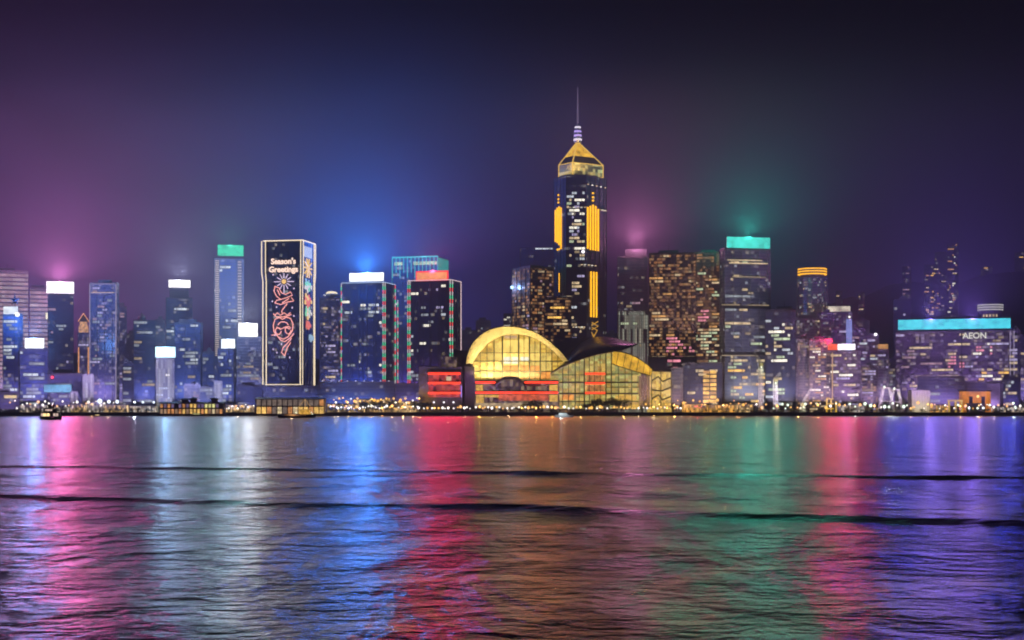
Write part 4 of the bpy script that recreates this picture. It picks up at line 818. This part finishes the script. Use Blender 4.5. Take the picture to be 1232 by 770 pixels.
T('apartment_tower', 'dark tower cut off by the west edge of the view', 'tower', 1228, 1246, 404, 1650, 'violet', bands=8, keys=('violet', 'warm'), bmax=2)
T('podium_building', 'dark windowless block behind the white storage drum', 'building', 1104, 1160, 452, 1610, 'grey', bands=3, keys=('dimcool',), depth=30, roof=False)
t = T('podium_building', 'dark block with sloping grey wing beside the orange lit hall', 'building', 1160, 1206, 459, 1600, 'grey', bands=2, keys=('dimwarm',), depth=26, roof=False)
B = MB(); B.prism([(t.lx(1187), -t.d/2-4), (t.lx(1203), -t.d/2-4), (t.lx(1207), -t.d/2-.5), (t.lx(1190), -t.d/2-.5)], 0, t.h-2); B.obj('sloping_wing', pod, t.o)
T('apartment_tower', 'dark riverside block with sparse cool windows near the west edge', 'building', 1206, 1226, 456, 1625, 'dark', bands=12, keys=('cool', 'warm'), bmax=1)
# distant hazy fill behind the waterfront rows
for a, b, tp, Y, st, lab in ((556, 572, 398, 2150, 'grey', 'faint hazy tower behind the small curved roof of the annex'), (573, 590, 386, 2250, 'grey', 'faint hazy tower just behind the shoulder of the glass arch'),
        (727, 744, 402, 2050, 'dark', 'dim tower between the skyscraper and the pink glowing tower'), (1068, 1078, 436, 1800, 'violet', 'dim thin tower between the orange topped tower and the wide building'),
        (938, 962, 392, 2000, 'grey', 'hazy block between the dark grey block and the round tower'), (1024, 1046, 386, 2050, 'violet', 'hazy tower behind the blue fin tower'), (313, 322, 430, 1900, 'blue', 'thin hazy tower behind the edge of the greeting tower'), (122, 150, 412, 2050, 'violet', 'hazy block behind the outlined slab tower')):
    T('apartment_tower', lab, 'tower', a, b, tp, Y, st, bands=5, keys=('dimcool', 'dimwarm'), bmax=2)
# hillside
for a, b, tp, bt, lab, n, ks in ((1140, 1153, 293, 336, 'tallest lit apartment tower high on the dark hillside', 26, ('amber', 'warm', 'bright')), (1125, 1139, 303, 346, 'hillside apartment tower with few lights beside the tallest one', 8, ('amber', 'dimwarm')),
        (1112, 1132, 318, 346, 'lower hillside apartment block with bright orange windows', 26, ('amber', 'gold', 'warm')), (1086, 1096, 320, 346, 'small hillside block with a few orange lights set apart from the others', 8, ('amber', 'dimpink')), (1180, 1194, 321, 334, 'small lit house alone on the dark hillside', 10, ('gold', 'bright')),
        (1221, 1240, 303, 322, 'hillside house with orange lights at the west edge of the view', 10, ('amber', 'gold')), (1006, 1013, 350, 362, 'tiny hillside house with one pale light above the lit roof tower', 2, ('warm',)), (1033, 1040, 351, 363, 'tiny hillside house with one pale light above the white beacon tower', 2, ('warm',)), (606, 618, 377, 388, 'small lit house on the hill behind the glass arch', 4, ('bright', 'warm'))):
    Yh = 3250 if a > 1150 else 2900 if tp < 345 else 2800
    T('hillside_tower' if bt-tp > 20 else 'hillside_house', lab, 'tower' if bt-tp > 20 else 'house', a, b, tp, Yh, 'dark', bands=n, keys=ks, bmax=2, low=max(10, min(wz(bt, Yh)-GZ-24, 185 if a < 1150 else 225)), roof=False)
# ------------------------------------------------------------------ waterfront: piers, pavilions, cranes
def at(px, Y, z=GZ): return (wx(px, Y), Y, z)
def pier(name, label, p0, p1, Y, ztop, lit, nb, turrets=()):
    k = Y/F; w = (p1-p0)*k; o = thing(name, label, 'ferry pier', at((p0+p1)/2, Y, 0)); h = w/2
    B = MB(); B.box(-h-2, h+2, -3, 16, 1.2, 2.0); B.obj('deck', conc, o)
    for i in range(10):
        B = MB(); x = -h+2*h*i/9; B.tube((x, -2, -2), (x, -2, 1.2), .5, .5, 8); B.obj('pile', conc, o)
    zm = 2+(ztop-2)*.46
    B = MB(); B.box(-h, h, 1.5, 14, 2.0, ztop-1.6); B.obj('hall_wall', plain('pier_wall', (.18, .13, .10), .7), o)
    B = MB(); B.box(-h-1, h+1, -1.5, 15, zm-.35, zm+.25); B.obj('upper_deck', dark, o)
    B = MB(); v = [(-h-1.5, -2, ztop-1.6), (h+1.5, -2, ztop-1.6), (h+1.5, 16, ztop-1.6), (-h-1.5, 16, ztop-1.6), (-h, 7, ztop), (h, 7, ztop)]
    B.idx(v, [(0,1,5,4), (2,3,4,5), (0,4,3), (1,2,5), (3,2,1,0)]); B.obj('roof', plain('pier_roof', (.06, .055, .09), .6), o)
    for i in range(nb+1):
        x = -h+2*h*i/nb; B = MB(); B.box(x-.25, x+.25, -1.3, -.8, 2, ztop-1.55); B.obj('column', plain('pier_column', (.25, .2, .16), .6), o)
        if i < nb:
            q = 2*h/nb
            for lev, (za, zb_) in enumerate(((2.4, zm-.7), (zm+.7, ztop-2.4))):
                m = lit(i/nb, lev)
                if m: B = MB(); B.box(x+.4, x+q-.4, 1.3, 1.49, za, zb_); B.obj('lit_bay', m, o)
    for f, hh in turrets:
        x = -h+2*h*f; B = MB(); B.box(x-3, x+3, 3, 9, ztop-1, ztop+hh); B.obj('turret', plain('pier_wall', (0, 0, 0)), o)
        B = MB(); B.prism([(x-5, 1), (x+5, 1), (x+5, 11), (x-5, 11)], ztop+hh+.02, ztop+hh+1.6, 0, [(x-.4, 5.6), (x+.4, 5.6), (x+.4, 6.4), (x-.4, 6.4)]); B.obj('turret_roof', plain('pier_roof', (0, 0, 0)), o)
    return o, h
lb = [glowmat('bay_yellow', (1, .60, .16), 1.1, .5, .3), glowmat('bay_orange', (1, .42, .14), .75, .5, .3), glowmat('bay_violet', (.5, .35, .7), .35, .5, .3), glowmat('bay_cream', (1, .78, .45), .9, .5, .3), glowmat('bay_lime', (.95, .9, .35), .9, .5, .3)]
pr = random.Random(11)
pier('ferry_pier', 'two storey ferry pier with dark roof, small turrets and yellow lit bays', 192, 268, 1478, 14.5,
     lambda f, l: pr.choice((lb[0], lb[1], lb[3], glowmat('bay_tan', (1, .6, .35), .4, .4, .3))) if l == 0 else (lb[4] if .7 < f < .85 else lb[0] if .45 < f < .55 else pr.choice((lb[2], lb[2], None, lb[1]))), 17, ((.38, 2.2), (.52, 3.0), (.85, 2.6)))
pier('ferry_pier', 'long pale pier hall with faint arched bays and gold lit ends by the barge', 308, 390, 1488, 19,
     lambda f, l: (lb[0] if f < .12 or f > .84 or .6 < f < .72 else pr.choice((glowmat('bay_dusk', (.75, .55, .45), .28, .4, .3), lb[1], lb[3]))) if l == 0 else (glowmat('bay_dusk', (.75, .55, .45), .28, .4, .3) if f < .85 else lb[1]), 13)
def pavilion(p0, p1, Y, h, m, label, cat='pavilion', cols=4):
    k = Y/F; w = (p1-p0)*k/2; o = thing('pavilion', label, cat, at((p0+p1)/2, Y))
    B = MB(); B.box(-w, w, 0, 10, 0, h); B.obj('wall', m, o)
    B = MB(); B.box(-w-1, w+1, -2, 11, h+.01, h+.8); B.obj('roof', dark, o)
    for i in range(cols+1):
        B = MB(); x = -w+2*w*i/cols; B.box(x-.2, x+.2, -1.6, -1.2, 0, h); B.obj('column', frame, o)
    return o
def lowglass(n, c1, c2, s, p=.7): return glass('pav_'+n, (.05, .05, .05), 1.8, 2.6, p, c1, c2, s, .2)
gw, gw2, gw3 = lowglass('warm', (1, .56, .16), (1, .72, .36), 1.4), lowglass('pale', (1, .74, .48), (.95, .88, .85), .95), lowglass('orange', (1, .40, .05), (1, .56, .12), 1.6, .85)
for p0, p1, Y, h, m, lab in ((24, 56, 1545, 8, gw2, 'low pale lit waterfront pavilion below the small white sign'), (62, 84, 1543, 6, gw2, 'low lit pavilion under the video screen'), (86, 104, 1540, 9, gw, 'low cream lit pavilion beside the slim pale block'), (106, 124, 1542, 11, gw2, 'pale lit pavilion in front of the outlined slab tower'),
        (126, 152, 1541, 8, gw, 'warm lit pavilion between the outlined slab and domed tower'), (156, 186, 1543, 7, gw2, 'bluish lit pavilion just east of the ferry pier'), (272, 304, 1540, 8, gw, 'warm lit pavilion between the two ferry piers'), (394, 424, 1545, 9, gw, 'warm lit pavilion beside the long pale pier hall'),
        (426, 470, 1560, 14, gw, 'warm lit terrace building behind the waterfront trees'), (472, 503, 1556, 12, gw, 'warm lit terrace building next to the red strip annex'), (822, 850, 1548, 9, gw3, 'orange lit hall below the grey stair shaft'), (852, 884, 1546, 8, gw3, 'orange lit shed below the aqua sign tower'),
        (886, 906, 1548, 9, gw, 'warm lit shed beside the tall white crane'), (1008, 1040, 1550, 8, gw2, 'pale lit shed below the red and white sign'), (1120, 1140, 1552, 8, gw3, 'small orange lit shed beside the white storage drum'), (1196, 1232, 1552, 6, gw2, 'pale lit shed at the west end of the waterfront')):
    pavilion(p0, p1, Y, h, m, lab)
o = thing('storage_drum', 'pale ribbed storage block beside the orange lit hall', 'storage block', at(1108, 1556)); k = 1556/F
B = MB(); hw = 10.8*k; B.box(-hw, hw, 0, 16, 0, wz(470, 1556)-GZ); B.obj('wall', plain('storage_pale', (.5, .48, .44), .6), o)
for i in range(8):
    B = MB(); x = -hw+2*hw*i/7; B.box(x-.3, x+.3, -.5, .01, 0, wz(471, 1556)-GZ); B.obj('rib', plain('storage_rib', (.38, .36, .33), .6), o)
B = MB(); B.box(-hw-.5, hw+.5, -.8, 16.5, wz(469.8, 1556)-GZ, wz(469, 1556)-GZ); B.obj('roof', pod, o)
L = bpy.data.lights.new('unseen_flood', 'AREA'); L.size = 12; L.color = (1, .85, .6); L.energy = 5e3; q = link('unseen_flood', L, o, (0, -12, 3)); q.rotation_euler = (R(120), 0, 0)
o = thing('lit_hall', 'low hall with a curved front glowing deep orange', 'hall', at(1176, 1560)); k = 1560/F
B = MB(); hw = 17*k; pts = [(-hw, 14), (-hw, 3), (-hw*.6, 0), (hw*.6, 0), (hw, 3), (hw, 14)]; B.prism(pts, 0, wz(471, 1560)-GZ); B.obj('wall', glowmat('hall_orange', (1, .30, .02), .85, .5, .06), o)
B = MB(); B.prism([(x*1.05, y*1.1-1.2) for x, y in pts], wz(471, 1560)-GZ+.02, wz(469, 1560)-GZ); B.obj('roof', dark, o)
B = MB(); B.box(-hw*.8, hw*.5, -3, -.02, 0, wz(485, 1560)-GZ); B.obj('porch', pod, o)
for x in (-.45, .42):
    B = MB(); B.box(hw*x-2.2, hw*x+1.5, -.4, .2, wz(485, 1560)-GZ, wz(477, 1560)-GZ); B.obj('dark_opening', dark, o)
B = MB(); B.lathe([(.1, -1.4), (1.3, -.5), (1.3, .5), (.1, 1.4)], 10); B.obj('wall_lamp', glowmat('wall_lamp_yellow', (1, .75, .25), 2.4), o, True, (0, -1.4, wz(477, 1560)-GZ))
o = thing('gateway', 'yellow lit gate frame standing beside the orange glowing hall', 'gate frame', at(1150, 1545)); k = 1545/F; gy = glowmat('frame_yellow', (1, .62, .12), .75, .4, .2)
for x in (-8, 0, 7):
    B = MB(); B.box(x*k-.9, x*k+.9, 0, 1.5, 0, 12); B.obj('post', gy, o)
B = MB(); B.box(-9.5*k, 8.5*k, -.1, 1.7, 12.02, 13.6); B.obj('crossbeam', gy, o)
o = thing('scaffold_tower', 'bright yellow lit scaffold tower near the dotted hotel', 'scaffold', at(1000, 1535)); k = 1535/F
for x in (-5, 0, 6):
    B = MB(); B.box(x*k-.7, x*k+.7, 0, 1.2, 0, 15 if x < 6 else 12); B.obj('post', glowmat('scaffold_yellow', (1, .58, .04), 1.1, .4, .3), o)
for z in (4, 9, 14):
    B = MB(); B.box(-5.5*k, 3*k, -.3, 1.3, z, z+1); B.obj('crossbeam', glowmat('scaffold_yellow', (0, 0, 0), 1), o)
# cranes
cw = plain('crane_white', (.6, .58, .5), .5)
def lattice(B, p, q, r, n=10):
    p, q = Vector(p), Vector(q); d = (q-p); u = d.normalized().orthogonal().normalized(); v = d.normalized().cross(u)
    cs_ = [u*r+v*r, u*r-v*r, -u*r-v*r, -u*r+v*r]
    for c in cs_: B.tube(p+c, q+c, r*.22, n=4)
    for i in range(n):
        for j in range(4): B.tube(p+d*(i/n)+cs_[j], p+d*((i+1)/n)+cs_[(j+1) % 4], r*.13, n=3)
def crane(label, px, Y, ytop, jib, base_w=3.0):
    o = thing('waterfront_crane', label, 'crane', at(px, Y)); h = wz(ytop, Y)-GZ
    B = MB(); lattice(B, (0, 0, 2), (0, 0, h), 1.6, 14); B.obj('mast', cw, o)
    B = MB(); B.box(-base_w, base_w, -2.5, 2.5, .1, 2.0); B.obj('base', dark, o)
    B = MB(); lattice(B, (0, 0, h), (jib[0], 0, h+jib[1]), .8, 8); B.obj('jib', cw, o)
    B = MB(); B.box(-1.8, 1.8, -2.2, 0, h-3.6, h-1); B.obj('cab', plain('cab_yellow', (.5, .4, .1), .5), o)
    B = MB(); B.tube((jib[0], 0, h+jib[1]), (0, 0, h*.5), .12, n=4); B.obj('stay_cable', dark, o)
    B = MB(); B.lathe([(.1, -.8), (.9, 0), (.1, .9)], 8); B.obj('work_lamp', glowmat('work_lamp', (.9, 1, .75), 2.0), o, True, (0, -2.4, h-5))
    L = bpy.data.lights.new('work_lamp', 'POINT'); L.color = (.9, 1, .7); L.energy = 4e3; L.shadow_soft_size = .6; link('work_lamp', L, o, (0, -7, h-8))
    return o
crane('tall white lattice crane with a short raised jib in front of the aqua sign tower', 915.5, 1530, 436, (-7, 11)); crane('shorter pale crane with a greenish lamp in front of the dark grey block', 933, 1532, 455, (5, 6)); crane('low grey crane with its jib leaning over the hotel foot', 966, 1534, 484, (9, 15))
def aframe(label, px, Y, ytop, sp):
    o = thing('sheerleg_frame', label, 'crane frame', at(px, Y)); h = wz(ytop, Y)-GZ
    for s in (-1, 1):
        B = MB(); lattice(B, (s*sp, 0, 0), (s*sp*.35, 0, h), .9, 9); B.obj('leg', cw, o)
    for f in (.45, .98):
        B = MB(); x = sp*(1-.65*f); B.tube((-x, 0, h*f), (x, 0, h*f), .45); B.obj('cross_tie', cw, o)
    B = MB(); B.lathe([(.1, -1.4), (1.3, 0), (.1, 1.4)], 10); B.obj('work_lamp', glowmat('work_lamp', (0, 0, 0), 0), o, True, (-sp*.3, -1.6, h+.5))
    L = bpy.data.lights.new('work_lamp', 'POINT'); L.color = (.95, 1, .8); L.energy = 4e3; L.shadow_soft_size = .6; link('work_lamp', L, o, (0, -6, h*.75))
    B = MB(); B.box(-sp-1, sp+1, -1.5, 1.5, -.0, .7); B.obj('sole_beam', dark, o); return o
aframe('bright pale sheerleg frame with a lamp on top beside the pale storage block', 1066.5, 1528, 466, 8.5); aframe('narrower pale sheerleg frame just behind the lamp topped one', 1078, 1540, 468, 7)
# ------------------------------------------------------------------ boats
def hull(L, bw, h, mat, parent, sheer=.6, name='hull', z0=-.4):
    n = 16; rows = []
    for i in range(n+1):
        u = i/n; x = -L/2+L*u; f = min(1, (1-abs(2*u-1)**3)+.02); b = bw/2*f; zt = h+sheer*(2*u-1)**2
        rows.append([(x, -b, zt), (x*.94, -b*.7, z0), (x*.94, b*.7, z0), (x, b, zt)])
    B = MB(); B.idx([p for r in rows for p in r], [(i*4+j, (i+1)*4+j, (i+1)*4+j+1, i*4+j+1) for i in range(n) for j in range(3)]+[(i*4+3, (i+1)*4+3, (i+1)*4, i*4) for i in range(n)]+[(0, 1, 2, 3), (n*4+3, n*4+2, n*4+1, n*4)])
    return B.obj(name, mat, parent)
o = thing('ferry', 'small dark double deck harbour ferry with warm lit cabin windows, alone on the water', 'ferry', (wx(61, 1020), 1020, 0), R(6)); o.scale = (1.25, 1.2, 1.5)
hg = plain('hull_green', (.02, .04, .035), .4); hull(12.4, 4, 1.1, hg, o)
B = MB(); B.box(-5.2, 5.2, -1.6, 1.6, 1.15, 3.3); B.obj('lower_deck', plain('ferry_cream', (.4, .36, .28), .5), o)
fw = glowmat('ferry_window', (1, .70, .30), 2.3, .3, .5); fp_ = glowmat('ferry_window_pink', (1, .72, .62), .9)
for x, w_, m in ((-4.4, 1.0, fp_), (-2.9, 1.6, fw), (-1.0, 1.4, fw), (2.3, 1.2, fp_), (3.8, 1.0, fp_)):
    B = MB(); B.box(x-w_/2, x+w_/2, -1.66, -1.62, 1.6, 2.9); B.obj('window', m, o)
B = MB(); B.box(-5.8, 5.8, -1.9, 1.9, 3.32, 3.55); B.obj('upper_deck', dark, o)
for x in (-5.4, -3.6, -1.8, 0, 1.8, 3.6, 5.4):
    B = MB(); B.box(x-.09, x+.09, -1.8, -1.6, 3.56, 5.2); B.obj('post', dark, o)
B = MB(); B.box(-3.2, 3.2, -1.2, 1.2, 3.56, 5.1); B.obj('saloon', plain('saloon_dark', (.07, .06, .06), .5), o)
B = MB(); B.box(-2.6, 1.0, -1.26, -1.22, 4.0, 4.8); B.obj('window', fp_, o)
B = MB(); B.box(-5.7, 5.7, -1.9, 1.9, 5.22, 5.45); B.obj('canopy', plain('ferry_canopy', (.08, .06, .06), .6), o)
B = MB(); B.box(-1.2, 1.0, -.8, .8, 5.46, 7.0); B.obj('wheelhouse', plain('saloon_dark', (0, 0, 0)), o)
B = MB(); B.tube((1.6, 0, 5.4), (1.7, 0, 7.6), .45, .4, 10); B.obj('funnel', plain('funnel_red', (.3, .04, .03), .5), o)
B = MB(); B.tube((-.4, 0, 7), (-.4, 0, 9.0), .08, .05, 5); B.obj('mast', dark, o)
B = MB(); B.lathe([(.05, -.3), (.3, 0), (.05, .3)], 8); B.obj('mast_light', glowmat('mast_pink', (1, .6, .55), 2.), o, True, (.9, -1., 6.6))
o = thing('work_barge', 'dark flat barge with a gold lit deckhouse and tent shaped rigging', 'barge', (wx(357, 1200), 1200, 0), R(-4))
hull(32, 7, 1.6, plain('hull_dark', (.03, .025, .03), .45), o, 1.0)
B = MB(); B.box(-10, 7, -2.4, 2.4, 1.62, 3.0); B.obj('cargo_cover', plain('cover_tan', (.40, .25, .16), .7), o)
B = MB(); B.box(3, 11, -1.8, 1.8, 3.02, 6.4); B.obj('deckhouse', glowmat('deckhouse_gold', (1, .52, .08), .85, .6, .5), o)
B = MB(); B.box(2.4, 11.6, -2.2, 2.2, 6.42, 6.8); B.obj('deckhouse_roof', dark, o)
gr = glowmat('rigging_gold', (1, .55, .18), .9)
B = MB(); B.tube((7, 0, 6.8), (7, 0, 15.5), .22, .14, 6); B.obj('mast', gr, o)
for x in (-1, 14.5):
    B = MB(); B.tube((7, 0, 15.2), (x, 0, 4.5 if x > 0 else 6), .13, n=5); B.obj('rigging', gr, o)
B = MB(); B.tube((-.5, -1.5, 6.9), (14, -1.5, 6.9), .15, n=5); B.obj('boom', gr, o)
for x, z in ((0, 4.2), (12.6, 4.5), (13.5, 3.2)):
    B = MB(); B.lathe([(.05, -.5), (.5, 0), (.05, .5)], 8); B.obj('deck_light', glowmat('deck_light', (.9, 1, .7), 2.), o, True, (x, -2.7, z))
L = bpy.data.lights.new('deck_lamp', 'POINT'); L.color = (1, .7, .35); L.energy = 1500; L.shadow_soft_size = .4; link('deck_lamp', L, o, (-3, -5, 5))
def motorboat(label, px, Y, Ln, m, wm_, rz=0):
    o = thing('motor_boat', label, 'boat', (wx(px, Y), Y, 0), rz); s = Ln/14
    hull(Ln, 3.4*s, 1.3*s, m, o, .5*s)
    B = MB(); B.prism([(-4.5*s, -1.2*s), (3*s, -1.2*s), (3*s, 1.2*s), (-4.5*s, 1.2*s)], 1.32*s, 3.0*s, 0, [(-3.8*s, -1*s), (1.6*s, -1*s), (1.6*s, 1*s), (-3.8*s, 1*s)]); B.obj('cabin', m, o)
    B = MB(); B.idx([(-3.9*s, -1.19*s, 1.8*s), (2.0*s, -1.19*s, 1.8*s), (1.8*s, -1.13*s, 2.5*s), (-3.8*s, -1.13*s, 2.5*s)], [(0, 1, 2, 3)]); B.obj('window', wm_, o)
    B = MB(); B.tube((-1*s, 0, 3*s), (-1*s, 0, 4.6*s), .08, n=5); B.obj('mast', dark, o); return o
wb_ = plain('boat_white', (.75, .75, .75), .3)
o = motorboat('long white motor yacht lit pale, moored below the convention hall', 679, 1290, 17, wb_, glowmat('yacht_window', (.8, .9, .9), .7))
L = bpy.data.lights.new('deck_lamp', 'POINT'); L.color = (.8, .95, 1); L.energy = 2500; L.shadow_soft_size = .4; link('deck_lamp', L, o, (-3, -8, 5))
o = motorboat('tiny pale motorboat out on the purple lit water', 786.5, 1110, 6.5, wb_, fw)
L = bpy.data.lights.new('deck_lamp', 'POINT'); L.color = (1, .75, .5); L.energy = 500; L.shadow_soft_size = .3; link('deck_lamp', L, o, (0, -5, 3))
motorboat('small dark launch with a pale cabin light east of the ferry pier', 118, 1400, 9, plain('launch_dark', (.06, .06, .07), .5), fw)
motorboat('low green launch alongside the two storey ferry pier', 238, 1440, 15, plain('launch_green', (.08, .16, .12), .5), lb[4])
# ------------------------------------------------------------------ trees and lamps along the promenade
def crown_mesh(seed, n=420):
    r = random.Random(seed); B = MB(); lob = [(r.uniform(-2.2, 2.2), r.uniform(-1.8, 1.8), r.uniform(3.4, 6.2), r.uniform(1.2, 2.2)) for _ in range(8)]
    for i in range(n):
        x, y, z, q = lob[i % 8]; v = Vector((r.gauss(0, 1), r.gauss(0, 1), r.gauss(0, .8))).normalized()*q*r.uniform(.5, 1.05)
        c = Vector((x, y, z))+v; u = Vector((r.gauss(0, 1), r.gauss(0, 1), r.gauss(0, 1))).normalized(); w_ = u.orthogonal().normalized(); s_ = r.uniform(.25, .5)
        B.face([c-u*s_, c+w_*s_*.6, c+u*s_, c-w_*s_*.6])
    return B.mesh('crown', plain('leaves', (.05, .075, .03), .7, var=.5, scale=.8))
def trunk_mesh(seed):
    r = random.Random(seed); B = MB(); B.tube((0, 0, 0), (.1, 0, 2.4), .26, .18, 7)
    for k in range(4):
        a = k*1.57+r.uniform(-.4, .4); B.tube((.1, 0, 2.2), (1.4*math.cos(a), 1.4*math.sin(a), 4.2+r.uniform(0, .8)), .13, .05, 5)
    return B.mesh('trunk', plain('bark', (.09, .065, .045), .9))
cm = [crown_mesh(i) for i in range(4)]; tm = [trunk_mesh(i+9) for i in range(4)]
tr = random.Random(21)
def tree(px, Y, s, label, group):
    k = tr.randrange(4); o = thing('shore_tree', label, 'tree', at(px, Y), tr.uniform(0, 6.28), group); s *= 1.3 if s > .75 else 1; o.scale = (s*tr.uniform(1, 1.35), s*tr.uniform(1, 1.25), s)
    link('trunk', tm[k], o); link('crown', cm[k], o)
for p0, p1, n, s0, s1, lab, g in ((398, 432, 6, .6, .9, 'small dark round tree beside the long pale pier hall', 'trees beside the pale pier hall'), (434, 472, 9, .9, 1.35, 'dark bushy tree in the clump in front of the warm terrace building', 'trees in front of the terrace building'),
        (500, 514, 3, 1.1, 1.3, 'dark tree at the corner of the red strip annex', 'trees at the annex corner'), (556, 572, 3, .7, 1.0, 'dark tree between the annex and the glass arch', 'trees between annex and arch'), (632, 651, 5, 1.1, 1.5, 'dark round tree in front of the glass arch terraces', 'trees before the arch terraces'),
        (704, 752, 12, 1.1, 1.7, 'dark spreading tree in the clump before the green glass hall', 'trees before the green glass hall'), (840, 990, 24, .35, .6, 'low dark shrub tree along the seawall below the cranes', 'shrubs below the cranes'), (992, 1228, 34, .35, .65, 'low dark shrub tree along the western seawall', 'shrubs along the western seawall'),
        (2, 186, 22, .4, .75, 'low dark tree along the eastern seawall', 'trees along the eastern seawall'), (576, 700, 16, .35, .6, 'low clipped shrub tree on the hall promenade', 'shrubs on the hall promenade')):
    for i in range(n): tree(p0+(p1-p0)*(i+tr.uniform(.1, .9))/n, tr.uniform(1508, 1530), tr.uniform(s0, s1), lab, g)
hs = {}
def head_mesh(key, col, r, st):
    if key not in hs:
        B = MB(); B.lathe([(r*.25, -r), (r*.85, -r*.5), (r, 0), (r*.85, r*.5), (r*.25, r)], 10); hs[key] = B.mesh('lamp_globe', glowmat('globe_'+key, col, st), True)
    return hs[key]
pm = {}
def post_mesh(h):
    h = round(h)
    if h not in pm: B = MB(); B.tube((0, 0, 0), (0, 0, h), .16, .09, 6); B.tube((0, 0, 0), (0, 0, .5), .3, .25, 8); pm[h] = B.mesh('post', dark)
    return pm[h], h
GL = {'amber': ((1, .50, .10), 1.15, 1.9), 'white': ((1, .70, .34), 1.0, 1.9), 'green': ((.8, 1, .75), 1.25, 2.2), 'bigwhite': ((.75, .85, 1), 1.9, 2.4), 'orange': ((1, .36, .08), .8, 1.8), 'red': ((1, .06, .06), .8, 1.8)}
lr = random.Random(33)
def lamppost(px, Y, h, key, label, group):
    me, h = post_mesh(h); c, r, st = GL[key]; o = thing('street_lamp', label, 'street lamp', at(px, Y), 0, group)
    lamppost.n += 1
    if lamppost.n % 4 == 0:
        L = bpy.data.lights.new('street_light', 'POINT'); L.color = c; L.energy = 6500 if key in ('amber', 'orange') else 3000 if r < 1.4 else 9e3; L.shadow_soft_size = .5; link('street_light', L, o, (0, -1.6, h+r))
    link('post', me, o); q = lr.choice((.65, .8, 1, 1, 1.35)); link('lamp_globe', head_mesh(key, c, r, st), o, (0, 0, h+r*.9*q)).scale = (q, q, q)
lamppost.n = 0
for p0, p1, n, Y0, Y1, h0, h1, keys, lab, g in (
        (396, 506, 34, 1502, 1512, 4, 6, ('amber', 'white'), 'small warm globe lamp on the seawall before the terrace building', 'seawall lamps before the terrace building'),
        (400, 506, 30, 1538, 1546, 9, 15, ('amber', 'amber', 'white'), 'taller amber lamp in the rows behind the waterfront trees', 'amber lamps behind the waterfront trees'),
        (508, 700, 44, 1502, 1507, 4, 5, ('amber', 'white'), 'small warm globe lamp on the promenade before the convention hall', 'promenade lamps before the convention hall'),
        (702, 822, 28, 1502, 1507, 4, 5, ('amber', 'amber', 'white'), 'small amber globe lamp on the promenade before the green glass hall', 'promenade lamps before the green glass hall'),
        (776, 900, 26, 1515, 1540, 6, 13, ('amber', 'orange', 'amber'), 'amber lamp in the bright cluster below the brown towers', 'amber lamps below the brown towers'),
        (834, 846, 4, 1506, 1512, 5, 6, ('red',), 'red lamp in the amber cluster below the brown towers', 'red lamps below the brown towers'),
        (902, 1056, 26, 1504, 1535, 4, 9, ('white', 'green', 'amber', 'amber'), 'work lamp on the quay between the cranes and the red and white sign', 'quay lamps by the cranes'),
        (1058, 1230, 34, 1504, 1535, 4, 9, ('green', 'white', 'amber', 'amber'), 'quay lamp on the western waterfront below the wide building', 'quay lamps on the western waterfront'),
        (10, 152, 30, 1510, 1550, 4, 12, ('amber', 'white', 'white'), 'quay lamp on the eastern waterfront below the hazy towers', 'quay lamps on the eastern waterfront'),
        (272, 306, 8, 1510, 1535, 4, 8, ('amber', 'white'), 'quay lamp between the two ferry piers', 'quay lamps between the ferry piers')):
    for i in range(n): lamppost(p0+(p1-p0)*(i+lr.uniform(.15, .85))/n, lr.uniform(Y0, Y1), lr.uniform(h0, h1), lr.choice(keys), lab, g)
for px in (120, 131, 141, 162, 172, 185): lamppost(px, 1538, 10, 'bigwhite', 'large white flood lamp glowing on the quay east of the ferry pier', 'large flood lamps east of the ferry pier')
for px, key in ((1183, 'green'), (1176, 'green'), (1222, 'green'), (945, 'green'), (1166, 'green')): lamppost(px, 1506, 4, 'bigwhite' if key != 'green' else 'green', 'bright greenish flood lamp low on the western quay', 'greenish flood lamps on the quay')
